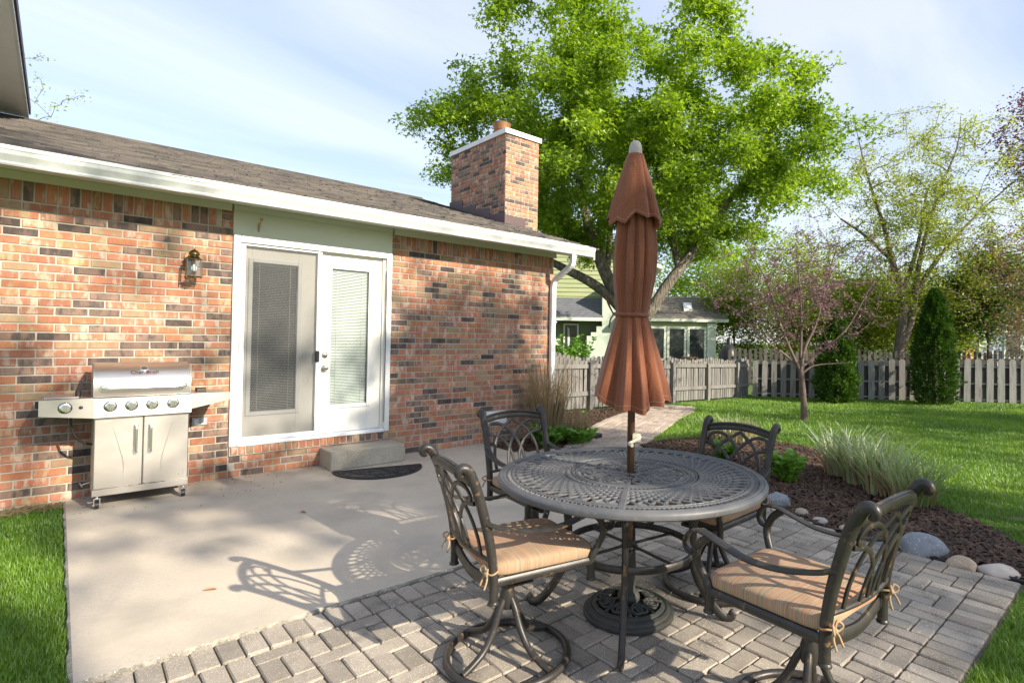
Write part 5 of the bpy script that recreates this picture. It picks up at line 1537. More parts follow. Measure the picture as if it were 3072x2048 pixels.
# painted chimney with stepped shoulders
m = MB(); m.box(1.78, 2.75, -.65, .4, 2.0, 3.75); m.box(1.55, 2.75, -.65, .4, 1.75, 2.0); m.box(1.32, 2.75, -.65, .4, 1.60, 1.75); m.box(1.15, 2.75, -.65, .4, -.1, 1.60); m.build('painted_chimney', MATS['painted_brick'], nb)
# sunroom
m = MB(); m.box(2.76, 6.45, -1.0, .6, -.1, .62); m.box(2.76, 6.45, -.995, .6, 2.02, 2.30); sr = m.build('sunroom_wall', MATS['siding_green'], nb)
m = MB(); m.box(2.76, 6.40, -.3, -.28, .62, 2.02); m.build('sunroom_back', MATS['window_dark'], sr)
for x0 in (2.80, 3.62, 4.45, 5.28): window(x0, x0 + .80, .62, 2.04, -1.0, nb, fw=.10)
m = MB(); m.box(6.10, 6.46, -1.09, -.74, -.1, 2.2); m.build('corner_post', MATS['trim_green'], nb)
for i in range(7):
    m = MB(); m.box(2.8, 6.1, -1.03, -1.002, -.05 + i * .09, .03 + i * .09); m.build('skirt_board', MATS['siding_green'], sr)
pot = MB(); pot.lathe([(.20, 0), (.28, .1), (.34, .45), (.36, .55), (.30, .56), (.28, .5)], 20); o = pot.build('plant_pot', MATS['terracotta'], None, True, 40); o.location = (18.95, 7.55, .15); tag(o, 'brown plant pot below the sunroom corner window', 'plant pot')
m = MB(); m.lathe([(.26, 0), (.28, .5), (.36, .75), (.34, 1.05), (.20, 1.3), (.10, 1.36), (.09, 1.55), (.03, 1.62)], 14); o = m.build('covered_smoker', MATS['black_plastic'], None, True, 50); o.location = (17.6, 4.9, -.1); o.rotation_euler = (0, R(3), 0); tag(o, 'black covered smoker beyond the fence beside the sunroom', 'smoker')

# far grey house with orange chairs, right
M('grey_siding', (0.40, 0.43, 0.47), rough=.7)
fh = thing('far_house', 'far pale grey house glimpsed beyond the fences at right', 'house', (39.5, 3.3, -.1), math.atan2(-.687, .727))
m = MB(); m.box(0, 9, 0, 7, 0, 3.2); m.build('wall', MATS['grey_siding'], fh)
m = MB(); m.extrude([(-.4, 3.2), (7.4, 3.2), (3.5, 5.4)], -.4, 9.4, 'x'); m.build('roof', MATS['slate_shingles'], fh)
for x0 in (.9, 3.4, 6.2): window(x0, x0 + 1.1, .7, 2.2, -.001, fh, fw=.12)
M('orange_paint', (0.60, 0.16, 0.035), rough=.5)
def adirondack(loc, rz, label):
    t = thing('adirondack_chair', label, 'chair', loc, rz, 'orange chairs by the far house')
    for i in range(5):
        m = MB(); m.add([(-.25 + i * .102, .25, .35), (-.16 + i * .102, .25, .35), (-.16 + i * .102, .48, 1.0), (-.25 + i * .102, .48, 1.0 - .05 * abs(i - 2)), (-.25 + i * .102, .27, .35), (-.16 + i * .102, .27, .35), (-.16 + i * .102, .50, 1.0), (-.25 + i * .102, .50, 1.0 - .05 * abs(i - 2))], [(0, 1, 2, 3), (7, 6, 5, 4), (0, 3, 7, 4), (1, 5, 6, 2), (3, 2, 6, 7)]); m.build('back_slat', MATS['orange_paint'], t)
    m = MB(); m.add([(-.26, -.3, .38), (.26, -.3, .38), (.26, .28, .30), (-.26, .28, .30), (-.26, -.3, .35), (.26, -.3, .35), (.26, .28, .27), (-.26, .28, .27)], [(0, 1, 2, 3), (7, 6, 5, 4), (0, 4, 5, 1), (1, 5, 6, 2), (2, 6, 7, 3), (3, 7, 4, 0)]); m.build('seat', MATS['orange_paint'], t)
    for s in (-1, 1):
        m = MB(); m.cbox(s * .34 - .06, s * .34 + .06, -.35, .35, .55, .575, .005); m.build('arm', MATS['orange_paint'], t)
        m = MB(); m.box(s * .30 - .02, s * .30 + .02, -.32, -.25, 0, .55); m.build('leg', MATS['orange_paint'], t)
adirondack((32.9, 1.35, .25), R(-40), 'left one of two orange adirondack chairs beyond the fence')
adirondack((33.6, .65, .25), R(-40), 'right one of two orange adirondack chairs beyond the fence')
# ================================================================== TREES
M('bark', (0.12, 0.10, 0.08), (0.24, 0.21, 0.165), 9, rough=.95, bump=1.5, bscale=13, stretch=(1.6, 1.6, .45), bdist=.06, c3=(0.34, 0.30, 0.24), scale3=5, lo3=.55, hi3=.72)
M('bark_grey', (0.10, 0.08, 0.06), (0.18, 0.15, 0.115), 12, rough=.95, bump=.8, bscale=30, stretch=(1.5, 1.5, .4), bdist=.012)
M('bark_twig', (0.115, 0.08, 0.068), (0.17, 0.12, 0.10), 12, rough=.9)
LEAF('leaf_maple', (0.22, 0.38, 0.022), (0.46, 0.62, 0.06), .5)
LEAF('leaf_shade', (0.06, 0.15, 0.02), (0.10, 0.20, 0.03), .3)
LEAF('leaf_bud', (0.36, 0.44, 0.07), (0.50, 0.58, 0.13), .45)
LEAF('leaf_yellowgreen', (0.30, 0.40, 0.05), (0.46, 0.54, 0.10), .45)
LEAF('leaf_dark', (0.07, 0.18, 0.025), (0.13, 0.29, 0.045), .35)
LEAF('leaf_brown', (0.32, 0.20, 0.13), (0.42, 0.32, 0.20), .35, (1.2, 1, .8))
LEAF('leaf_purple', (0.16, 0.07, 0.08), (0.24, 0.12, 0.12), .3, (1.2, .9, .9))
LEAF('bud_pink', (0.25, 0.135, 0.155), (0.36, 0.24, 0.225), .25, (1.1, 1, 1))
LEAF('leaf_arbor', (0.050, 0.125, 0.012), (0.11, 0.21, 0.025), .25)
LEAF('leaf_fresh', (0.16, 0.36, 0.04), (0.26, 0.48, 0.07), .4)
LEAF('leaf_pale', (0.28, 0.40, 0.14), (0.56, 0.60, 0.40), .35, (1.1, 1.1, .8))
LEAF('leaf_straw', (0.42, 0.31, 0.17), (0.55, 0.44, 0.28), .25, (1.1, 1, .8))
def leaf_mesh(C, size, r, flat=.5, droop=.3, asp=.62, dirs=None):
    n = len(C); a = r.rand(n) * 6.283; el = (r.rand(n) - .5) * 2 * flat - droop
    d = np.stack([np.cos(a) * np.cos(el), np.sin(a) * np.cos(el), np.sin(el)], 1)
    if dirs is not None: d = dirs
    up = r.randn(n, 3) * .45 + np.array([[0, 0, 1.]]); s = np.cross(d, up); s /= np.linalg.norm(s, axis=1)[:, None] + 1e-9; nn = np.cross(s, d)
    L = (size * (.6 + .8 * r.rand(n)))[:, None]; w = L * asp / 2
    v = np.stack([C, C + d * L * .45 + s * w + nn * L * .12, C + d * L, C + d * L * .45 - s * w + nn * L * .12], 1).reshape(-1, 3)
    i = np.arange(n)[:, None] * 4
    return v, np.concatenate([i + np.array([[0, 1, 2]]), i + np.array([[0, 2, 3]])], 0)
def star_leaf(C, size, r, droop=.35):
    # five-pointed folded leaf: 7 verts, 5 tris
    n = len(C); a = r.rand(n) * 6.283; el = (r.rand(n) - .5) * 1.1 - droop
    d = np.stack([np.cos(a) * np.cos(el), np.sin(a) * np.cos(el), np.sin(el)], 1)
    up = r.randn(n, 3) * .5 + np.array([[0, 0, 1.]]); s = np.cross(d, up); s /= np.linalg.norm(s, axis=1)[:, None] + 1e-9; nn = np.cross(s, d)
    L = (size * (.6 + .8 * r.rand(n)))[:, None]
    P = lambda x_, y_, z_=0: C + d * L * x_ + s * L * y_ + nn * L * z_
    v = np.stack([P(0, 0), P(.25, .50, .10), P(.42, .16, .05), P(1.0, 0, -.08), P(.42, -.16, .05), P(.25, -.50, .10)], 1).reshape(-1, 3)
    i = np.arange(n)[:, None] * 6
    return v, np.concatenate([i + np.array([[0, 1, 2]]), i + np.array([[0, 2, 3]]), i + np.array([[0, 3, 4]]), i + np.array([[0, 4, 5]])], 0)
def grow(trunks, targets, r, r_tip=.008, ratio=.55, bow=.12, wig=.06, segs=4, up=.0):
    """trunks: list of [(point, radius)...]; targets: Nx3. returns list of chains [(pts, radii)] and list of tip chains"""
    chains = []; npos = []; nrad = []
    for t in trunks:
        P = spline([p for p, _ in t], 4); k = len(P); rad = np.interp(np.linspace(0, 1, k), np.linspace(0, 1, len(t)), [q for _, q in t])
        chains.append((P, list(rad)))
        for i in range(max(1, k // 3), k): npos.append(P[i]); nrad.append(rad[i])
    base = Vector(trunks[0][-1][0])
    order = sorted(range(len(targets)), key=lambda i: (Vector(targets[i]) - base).length + r.rand() * .8)
    tips = []
    NP = np.array([list(p) for p in npos]); NR = np.array(nrad)
    for i in order:
        T = np.array(targets[i]); dv = T - NP; dist = np.linalg.norm(dv, axis=1)
        pen = dist * (1 + .5 * np.clip(-dv[:, 2] / (dist + 1e-6), 0, 1)) - .25 * np.minimum(NR * 20, 1.0) * 0.3
        j = int(np.argmin(pen)); a = Vector(NP[j]); b = Vector(T); L = (b - a).length
        if L < .02: continue
        r0 = min(NR[j] * ratio, r_tip + .016 * L ** 1.1); pts = [a]; rd = [max(r0, r_tip)]
        for k in range(1, segs + 1):
            t = k / segs; q = a.lerp(b, t) + Vector((0, 0, (bow if up == 0 else -up) * L * math.sin(math.pi * t) * (-1 if up else 1) * (1 if not up else -1))) + Vector(r.randn(3)) * wig * L * (0 if k == segs else 1) * .5
            pts.append(q); rd.append(r_tip + (r0 - r_tip) * (1 - t))
        chains.append((pts, rd)); tips.append(pts)
        NP = np.vstack([NP, [list(q) for q in pts[1:]]]); NR = np.concatenate([NR, rd[1:]])
    return chains, tips
def chains_mesh(chains, n=6, nthin=4, thin=.02):
    m = MB()
    for P, rd in chains: m.tube(P, rd, n if max(rd) > thin else nthin, cap=False)
    return m
def ellipsoid_targets(n, c, rad, r, shell=.55, fn=None):
    out = []
    while len(out) < n:
        d = r.randn(3); d /= np.linalg.norm(d); q = d * (shell + (1 - shell) * r.rand()) if r.rand() < .8 else d * r.rand()
        p_ = np.array(c) + q * np.array(rad)
        if fn is None or fn(p_): out.append(p_)
    return np.array(out)
def make_tree(name, label, loc, trunks, targets, leaf, leafn, size, spread, bark='bark', cat='tree', seed=1, star=False, r_tip=.008, ratio=.55, group=None, flatz=.6, along=.5, wig=.06, bow=.12, thin=.02, up=0.0, asp=.62):
    r = np.random.RandomState(seed); loc = Vector(loc)
    root = thing(name, label, cat, loc, 0, group)
    tr = [[(Vector(p) - loc, q) for p, q in t] for t in trunks]; tg = np.array(targets) - np.array(loc)
    chains, tips = grow(tr, tg, r, r_tip, ratio, bow, wig, up=up)
    m = MB(); nt = len(trunks)
    m = chains_mesh(chains, 8, 4, thin); m.build('trunk', MATS[bark], root, True)
    C = []
    for pts in tips:
        n = max(1, int(leafn * (.6 + .8 * r.rand()))); P = np.array([list(q) for q in pts])
        k = int(n * along); t = r.rand(k) * .75 + .25; seg = np.minimum((t * (len(P) - 1)).astype(int), len(P) - 2); u = t * (len(P) - 1) - seg
        A = P[seg] * (1 - u[:, None]) + P[seg + 1] * u[:, None] + r.randn(k, 3) * spread * .45
        dd = r.randn(n - k, 3); dd /= np.linalg.norm(dd, axis=1)[:, None] + 1e-9
        B = P[-1] + dd * (r.rand(n - k, 1) ** .45) * spread * 1.9 * np.array([[1, 1, flatz]])
        C += [A, B]
    C = np.concatenate(C)
    v, f = star_leaf(C, size, r) if star else leaf_mesh(C, size, r, asp=asp)
    link('crown', np_mesh('crown', v, f, MATS[leaf]), root)
    return root
# --- big maple behind the fence
T0 = (11.72, 4.10)
trunks = [
    [((11.75, 4.08, -.15), .30), ((11.73, 4.09, .8), .25), ((11.70, 4.11, 1.75), .24)],
    [((11.70, 4.12, 1.7), .17), ((11.23, 4.55, 2.45), .16), ((10.75, 5.0, 2.95), .14), ((10.2, 5.5, 3.32), .12), ((9.6, 6.0, 3.75), .08), ((8.8, 6.6, 4.6), .045)],
    [((11.68, 4.13, 1.8), .20), ((11.30, 4.50, 2.6), .20), ((11.0, 4.78, 3.4), .18), ((10.70, 5.05, 4.5), .15), ((10.5, 5.2, 5.5), .10), ((10.3, 5.3, 7.0), .07), ((10.2, 5.0, 8.5), .04)],
    [((11.72, 4.10, 1.75), .19), ((12.0, 3.85, 2.2), .17), ((12.30, 3.55, 2.88), .16), ((12.80, 3.05, 3.85), .14), ((13.25, 2.65, 4.7), .10), ((13.9, 2.1, 5.9), .06), ((14.5, 1.6, 6.9), .03)],
    [((12.55, 3.3, 3.3), .11), ((12.45, 3.6, 4.6), .095), ((12.3, 3.9, 6.0), .075), ((12.2, 4.1, 8.0), .05)],
    [((11.1, 4.7, 3.2), .10), ((11.4, 4.9, 4.6), .085), ((11.5, 5.1, 6.2), .065), ((11.3, 5.0, 8.2), .04)],
    [((13.0, 2.9, 4.2), .08), ((13.1, 3.3, 5.5), .065), ((13.2, 3.6, 7.2), .04)],
]
r_ = np.random.RandomState(3)
Fv = np.array([.686, .727, 0]); Rr = np.array([.727, -.687, 0])
def maple_in(p_):
    q = p_ - np.array([11.7, 4.1, 0]); a = q @ Rr; b = q @ Fv; z = p_[2]
    top = np.interp(a, [-6.2, -5.6, -5.0, -3.8, -2.6, -1.5, 0, 1.6, 2.9, 4.4, 5.6, 6.3], [6.8, 7.8, 8.6, 8.6, 9.5, 10.2, 9.8, 9.0, 8.5, 7.9, 7.3, 6.4])
    top -= .8 * (.5 + .5 * math.sin(a * 3.1 + b * 1.3)) * (.4 + .6 * abs(math.sin(b * 1.1 + a)))
    bot = np.interp(a, [-6.2, -5, -3.5, -1.5, 0, 1.5, 3, 4.5, 6.3], [6.3, 5.2, 4.3, 4.0, 4.2, 4.0, 4.3, 5.0, 6.4])
    return z < top and z > bot and abs(b) < 4.4 * math.sqrt(max(.05, 1 - (a / 6.6) ** 2)) and a < 5.7
tg = ellipsoid_targets(470, (11.65, 4.15, 6.9), (6.6, 6.6, 4.6), r_, .5, maple_in)
make_tree('maple_tree', 'big bright green maple spreading behind the fence and umbrella', (11.72, 4.10, -.1), trunks, tg, 'leaf_maple', 390, .108, .31, seed=5, star=True, along=.45, flatz=.6, r_tip=.010)

# --- redbud in the lawn
lo_ = (9.97, -1.51, -.05)
trunks = [
    [((9.97, -1.51, -.05), .062), ((9.955, -1.49, .47), .050), ((9.90, -1.46, .88), .046)],
    [((9.91, -1.46, .84), .032), ((9.79, -1.36, 1.15), .028), ((9.62, -1.22, 1.65), .022), ((9.40, -1.03, 2.5), .014), ((9.1, -.75, 3.2), .007)],
    [((9.90, -1.47, .86), .036), ((9.96, -1.52, 1.3), .030), ((10.10, -1.66, 1.75), .022), ((10.25, -1.80, 2.6), .014), ((10.4, -1.95, 3.35), .007)],
    [((9.91, -1.45, .90), .026), ((9.7, -1.25, 1.15), .020), ((9.35, -.98, 1.45), .015), ((8.95, -.6, 2.0), .008)],
    [((9.93, -1.50, .95), .026), ((10.2, -1.75, 1.25), .020), ((10.5, -2.05, 1.65), .014), ((10.75, -2.3, 2.3), .008)],
    [((9.90, -1.46, 1.1), .026), ((9.82, -1.50, 1.9), .018), ((9.8, -1.42, 3.0), .009)],
    [((9.93, -1.48, .80), .020), ((10.1, -1.62, .95), .014), ((10.45, -1.9, 1.0), .009), ((10.7, -2.05, 1.02), .005)],
]
def redb(p_):
    q = p_ - np.array([9.95, -1.5, 0]); a = math.hypot(q[0], q[1]); z = p_[2]; return a < .35 + 1.25 * (z - .95) ** .75 and z < 3.85 - .32 * a * a and z > 1.0
tg = ellipsoid_targets(560, (9.85, -1.4, 2.3), (2.0, 2.0, 1.7), r_, .2, redb)
make_tree('redbud_tree', 'small twiggy redbud with pinkish buds standing in the lawn', lo_, trunks, tg, 'bud_pink', 26, .034, .055, 'bark_twig', seed=8, r_tip=.004, ratio=.6, along=.75, wig=.05, bow=-.10, thin=.012)

# --- budding tree at right, behind the fences
trunks = [
    [((21.9, .68, -.1), .22), ((22.0, .58, 1.6), .16), ((22.05, .52, 2.8), .13), ((21.75, .78, 4.3), .11), ((21.5, 1.0, 5.6), .07), ((21.0, 1.4, 7.4), .035), ((20.8, 1.7, 9.0), .012)],
    [((21.95, .62, 1.0), .16), ((22.3, .3, 2.4), .13), ((22.45, .12, 4.3), .085), ((22.85, -.3, 6.6), .055), ((23.3, -.8, 8.4), .025), ((23.4, -.9, 9.6), .01)],
    [((22.35, .2, 3.2), .10), ((23.0, -.4, 4.6), .065), ((24.0, -1.4, 6.2), .035), ((25.0, -2.3, 7.4), .014)],
    [((22.0, .55, 3.2), .09), ((22.9, .3, 5.0), .07), ((23.6, .2, 7.2), .04)],
    [((21.7, .8, 4.4), .08), ((20.9, 1.5, 5.3), .05), ((20.2, 2.0, 5.8), .03)],
]
tg = ellipsoid_targets(620, (22.6, 0, 5.8), (4.3, 4.3, 4.4), r_, .25, lambda p_: p_[2] > 2.4)
make_tree('budding_tree', 'tall sparse tree with pale yellow green buds behind the fences', (21.9, .68, -.1), trunks, tg, 'leaf_bud', 66, .08, .26, 'bark_grey', seed=9, r_tip=.013, along=.7)

# --- shrubs and trees that close the view
def bush(name, label, c, rad, leaf, n, size, seed, bark='bark_twig', nt=60, group='trees and shrubs beyond the fences', trunk_r=.06, spread=None, star=False):
    r = np.random.RandomState(seed); c = np.array(c); rad = np.array(rad); base = (c[0], c[1], -.1)
    z0 = max(.15, c[2] - rad[2])
    trunks = [[((c[0], c[1], -.1), trunk_r), ((c[0] + .05, c[1], z0 * .6 + .1), trunk_r * .85), ((c[0] - .05, c[1] + .05, c[2] - rad[2] * .2), trunk_r * .6)]]
    tg = ellipsoid_targets(nt, c, rad, r, .45, lambda p_: p_[2] > .15)
    return make_tree(name, label, base, trunks, tg, leaf, n // nt, size, spread or rad.min() * .28, bark, 'tree' if rad[2] > 1.6 else 'shrub', seed, group=group, r_tip=.006, star=star)
bush('bushy_tree', 'yellow green bushy tree behind the sunroom roof edge', (21.5, 7.0, 2.6), (1.6, 1.6, 2.4), 'leaf_yellowgreen', 14000, .12, 21, nt=80)
bush('bushy_tree', 'pale yellow green bushy tree right behind the redbud', (21.6, 3.9, 2.2), (2.2, 2.2, 2.2), 'leaf_yellowgreen', 20000, .12, 22, nt=100)
bush('bushy_tree', 'yellow green bushy tree between redbud and small arborvitae', (23.6, 2.4, 2.5), (2.0, 2.0, 2.5), 'leaf_yellowgreen', 18000, .12, 23, nt=90)
bush('bushy_tree', 'light green bushy tree left of the tall arborvitae, behind the budding trunk', (25.6, .6, 2.2), (2.0, 2.0, 2.2), 'leaf_yellowgreen', 16000, .12, 24, nt=90)
bush('dark_tree', 'dark green tree right behind the tall arborvitae', (25.3, -1.4, 3.5), (1.5, 1.5, 1.9), 'leaf_dark', 11000, .13, 25, nt=90)
bush('brown_tree', 'rusty brown leaved tree at the right edge above the fence', (22.6, -3.2, 3.4), (2.1, 2.1, 2.7), 'leaf_brown', 15000, .07, 26, nt=170)
bush('purple_tree', 'dark purple leaved tree at the upper right corner', (25.2, -2.9, 8.6), (1.7, 1.7, 2.0), 'leaf_purple', 6500, .10, 27, nt=110, trunk_r=.12)
bush('far_tree', 'tall green tree far behind the maple and the sunroom', (27.0, 12.5, 5.0), (3.2, 3.2, 3.6), 'leaf_maple', 14000, .17, 28, nt=110, trunk_r=.2)
bush('far_tree', 'green tree far behind the redbud crown', (30.5, 8.6, 4.2), (3.4, 3.4, 3.6), 'leaf_yellowgreen', 13000, .17, 29, nt=110, trunk_r=.2)
bush('far_tree', 'green tree far behind the budding tree', (35.0, 4.6, 3.2), (3.8, 3.8, 3.2), 'leaf_yellowgreen', 12000, .17, 30, nt=110, trunk_r=.2)
bush('far_tree', 'green tree far off behind the far house', (46.0, -1.0, 4.5), (5, 5, 4.4), 'leaf_dark', 12000, .22, 31, nt=110, trunk_r=.2)
bush('far_tree', 'leafy tree beyond the neighbour house, low behind the fence', (24.0, 22.0, 4.0), (5, 5, 4.0), 'leaf_maple', 12000, .20, 33, nt=110, trunk_r=.2)
# branches of a tree behind the house, top left
trunks = [[((-2.6, 14.4, -.1), .2), ((-2.5, 14.3, 4.5), .14), ((-1.8, 13.9, 6.3), .07)]]
tg = np.array([(-.25, 13.2, 6.7), (-.2, 13.2, 7.0), (-.05, 13.0, 7.1), (.35, 12.7, 7.28), (.15, 12.8, 7.15), (-.4, 13.3, 7.4), (-.5, 13.4, 6.6), (-.6, 13.5, 8.15), (-.45, 13.4, 8.25), (-.9, 13.6, 8.0), (-.8, 13.6, 7.2), (-1.2, 13.7, 7.0), (-.3, 13.25, 6.4), (-.5, 13.4, 7.7)])
make_tree('budding_tree', 'thin budding branches showing over the roof beside the upper eave', (-2.6, 14.4, -.1), trunks, tg, 'leaf_bud', 22, .06, .13, 'bark_grey', seed=12, r_tip=.008)

# --- arborvitae
def arborvitae(loc, h, w, label, seed):
    r = np.random.RandomState(seed); root = thing('arborvitae', label, 'shrub', loc)
    m = MB(); m.tube([(0, 0, -.05), (0, 0, h * .5), (0, 0, h * .95)], [.06, .04, .008], 8); m.build('trunk', MATS['bark_twig'], root, True)
    # plates of scale leaves: sprays pointing up and outwards from a noisy tapered surface
    n = 15000; z = h * (1 - (1 - r.rand(n)) ** .62); z = np.clip(r.rand(n) ** .85 * h, .03, h)
    a = r.rand(n) * 6.283
    prof = np.interp(z / h, [0, .06, .2, .45, .75, .93, 1], [.62, .85, 1.0, .86, .56, .27, .03]) * w / 2
    lump = 1 + .17 * np.sin(a * 5 + z * 4 + seed) * np.sin(z * 7 + a * 2) + .11 * np.sin(a * 11 - z * 9) + .10 * np.sin(a * 3 + z * 13 + seed)
    rad = prof * lump * (1 - .34 * r.rand(n) ** 2.2)
    C = np.stack([rad * np.cos(a), rad * np.sin(a), z], 1)
    d = np.stack([np.cos(a) * .75, np.sin(a) * .75, .55 + 0 * a], 1) + r.randn(n, 3) * .35; d /= np.linalg.norm(d, axis=1)[:, None]
    v, f = leaf_mesh(C, .085, r, dirs=d, asp=.5)
    link('foliage', np_mesh('foliage', v, f, MATS['leaf_arbor']), root)
arborvitae((14.05, -.42, -.11), 2.26, .90, 'shorter cone shaped arborvitae before the fence, beside the redbud', 41)
arborvitae((15.35, -2.2, -.06), 2.75, .92, 'taller cone shaped arborvitae before the fence, at right', 42)

# ================================================================== BORDER PLANTS
def tuft(name, label, loc, nb, h, spread, lean, w, mat, seed, cat='ornamental grass', mats=None, part='blades', base_r=.12, curve=.5, stretch=(1, 1)):
    r = np.random.RandomState(seed); root = thing(name, label, cat, loc)
    for pi, (frac, mt, hs) in enumerate(mats or [(1.0, mat, 1.0)]):
        n = int(nb * frac); a = r.rand(n) * 6.283; br = base_r * np.sqrt(r.rand(n)); b = np.stack([br * np.cos(a) * stretch[0], br * np.sin(a) * stretch[1], 0 * a], 1)
        a2 = a + r.randn(n) * .9; hh = h * hs * (.45 + .65 * r.rand(n)); ln = lean * hh * (.2 + 1.0 * r.rand(n)); dv = np.stack([np.cos(a2), np.sin(a2), 0 * a2], 1); side = np.stack([-np.sin(a2 + r.randn(n)), np.cos(a2), 0 * a2], 1); side /= np.linalg.norm(side, axis=1)[:, None]
        K = 5; rows = []
        for k in range(K):
            t = k / (K - 1); c = b + dv * (ln * t ** 1.7)[:, None] + np.array([[0, 0, 1.]]) * (hh * (t - curve * .28 * t ** 3))[:, None]
            ww = w * (1 - t ** 2.2) * (.7 + .3 * min(1, t * 4)) / 2
            rows += [c - side * ww, c + side * ww]
        v = np.stack(rows, 1).reshape(-1, 3); i = np.arange(n)[:, None] * (2 * K); f = []
        for k in range(K - 1): f += [i + np.array([[2 * k, 2 * k + 1, 2 * k + 3]]), i + np.array([[2 * k, 2 * k + 3, 2 * k + 2]])]
        link(part if pi == 0 else 'dry_stems', np_mesh(part, v, np.concatenate(f, 0), MATS[mt]), root)
    return root
VG = [(.8, 'leaf_pale', 1.0), (.7, 'leaf_straw', .62)]
for i, (x, y, s, h) in enumerate(((6.05, -3.75, 1, .62), (5.85, -4.02, 1, .66), (5.62, -4.30, 1, .62), (5.45, -4.58, 1, .52))):
    tuft('ornamental_grass', ('furthest', 'second', 'third', 'nearest')[i] + ' pale variegated grass clump in the row along the lawn edge', (x, y, -.02), 190, h * 1.0, .3, .75, .020, 'leaf_pale', 60 + i, mats=VG, base_r=.17)
tuft('ornamental_grass', 'cut back pale grass clump behind the right hand chair', (6.95, -1.85, -.02), 420, .42, .3, .7, .013, 'leaf_pale', 70, mats=[(.45, 'leaf_pale', 1.0), (.75, 'leaf_straw', .85)], base_r=.34)
tuft('dry_grass', 'tall dry straw coloured stalks against the downspout', (4.80, -.36, -.02), 620, 1.25, .3, .34, .009, 'leaf_straw', 71, base_r=.20, curve=.15, cat='dry plant')
tuft('dry_grass', 'lower clump of dry straw stalks beside the downspout elbow', (5.12, -.55, -.02), 240, .62, .3, .6, .008, 'leaf_straw', 72, base_r=.2, curve=.15, cat='dry plant')
def leafy(name, label, loc, nst, h, size, mat, seed, rad=.16, per=26, cat='perennial'):
    r = np.random.RandomState(seed); root = thing(name, label, cat, loc); m = MB(); C = []; Dd = []
    for i in range(nst):
        a = r.rand() * 6.283; q = rad * math.sqrt(r.rand()); hh = h * (.6 + .5 * r.rand()); p0 = np.array([q * .4 * math.cos(a), q * .4 * math.sin(a), 0]); p1 = np.array([q * math.cos(a) * 1.2, q * math.sin(a) * 1.2, hh])
        m.tube([p0, (p0 + p1) / 2 + np.array([0, 0, hh * .1]), p1], [.004, .003, .002], 4, cap=False)
        t = r.rand(per) ** .6; c = p0 + (p1 - p0) * t[:, None]; C.append(c); b = r.rand(per) * 6.283
        Dd.append(np.stack([np.cos(b), np.sin(b), .25 + .35 * r.rand(per)], 1))
    m.build('stems', MATS['leaf_fresh'], root)
    C = np.concatenate(C); Dd = np.concatenate(Dd); Dd /= np.linalg.norm(Dd, axis=1)[:, None]
    v, f = leaf_mesh(C, size, r, dirs=Dd, asp=.5); link('leaves', np_mesh('leaves', v, f, MATS[mat]), root); return root
leafy('perennial', 'leafy bright green perennial alone in the mulch right of the table', (5.32, -3.50, -.02), 28, .27, .075, 'leaf_fresh', 80)
leafy('perennial', 'small green perennial seen through the right hand chair back', (5.55, -2.62, -.02), 18, .22, .07, 'leaf_fresh', 81, .13)
leafy('perennial', 'green leaves at the foot of the tall dry stalks', (4.62, -.62, -.02), 26, .24, .10, 'leaf_fresh', 82, .20, 18)
leafy('perennial', 'green leaves under the low dry stalks near the path', (5.05, -.72, -.02), 24, .20, .10, 'leaf_fresh', 83, .20, 18)
leafy('perennial', 'small weed growing in the brick path', (5.25, -.72, -.01), 10, .10, .06, 'leaf_fresh', 84, .06, 10, 'weed')
leafy('perennial', 'tiny green sprout in the mulch bed before the gate fence', (6.95, 1.15, -.02), 8, .09, .06, 'leaf_fresh', 85, .04, 8, 'sprout')
leafy('bed_plants', 'bright green leafy plants showing over the left fence', (9.3, 4.6, -.05), 70, 1.42, .12, 'leaf_fresh', 86, .8, 40, 'plants')

# ================================================================== ROCKS AND EDGING
M('rock_grey', (0.20, 0.225, 0.245), (0.27, 0.285, 0.295), 7, rough=.8, bump=.8, bscale=40, speck=(.42, .42, .41), sscale=70, slo=.6, shi=.7, c3=(.13, .15, .16), scale3=5, lo3=.55, hi3=.72)
M('rock_tan', (0.34, 0.265, 0.185), (0.42, 0.34, 0.25), 9, rough=.8, bump=.8, bscale=40, speck=(.52, .46, .38), sscale=70, slo=.6, shi=.7)
M('rock_pink', (0.40, 0.35, 0.31), (0.46, 0.41, 0.37), 9, rough=.8, bump=.7, bscale=40, c3=(.30, .25, .22), scale3=6, lo3=.55, hi3=.7)
def rock(loc, sx, sy, sz, mat, label, seed, rz=0):
    r = np.random.RandomState(seed); bm = bmesh.new(); bmesh.ops.create_icosphere(bm, subdivisions=4, radius=1)
    k = r.randn(6, 3); ph = r.rand(6) * 6.28; planes = r.randn(12, 3); planes /= np.linalg.norm(planes, axis=1)[:, None]
    for v in bm.verts:
        p_ = np.array(v.co); s_ = 1 + sum(.045 * math.sin(p_ @ k[i] * 1.7 + ph[i]) for i in range(6))
        for pl in planes:
            d = p_ @ pl * s_
            if d > .78: s_ *= .78 / d * .8 + .2
        s_ += .018 * math.sin(p_ @ k[0] * 9 + ph[1]) * math.sin(p_ @ k[2] * 8 + ph[3]) + .012 * math.sin(p_ @ k[4] * 17 + ph[0])
        q = p_ * s_; v.co = (q[0] * sx, q[1] * sy, max(q[2], -.45) * sz)
    me = bpy.data.meshes.new('rock'); bm.to_mesh(me); bm.free(); me.materials.append(MATS[mat]); me.polygons.foreach_set('use_smooth', [True] * len(me.polygons))
    o = link('rock', me, None, loc); o.rotation_euler = (0, 0, rz); return tag(o, label, 'rock', 'rocks edging the mulch bed')
rock((4.24, -4.99, .005), .098, .168, .125, 'rock_grey', 'largest blue grey boulder at the patio edge behind the nearest chair', 1, R(14))
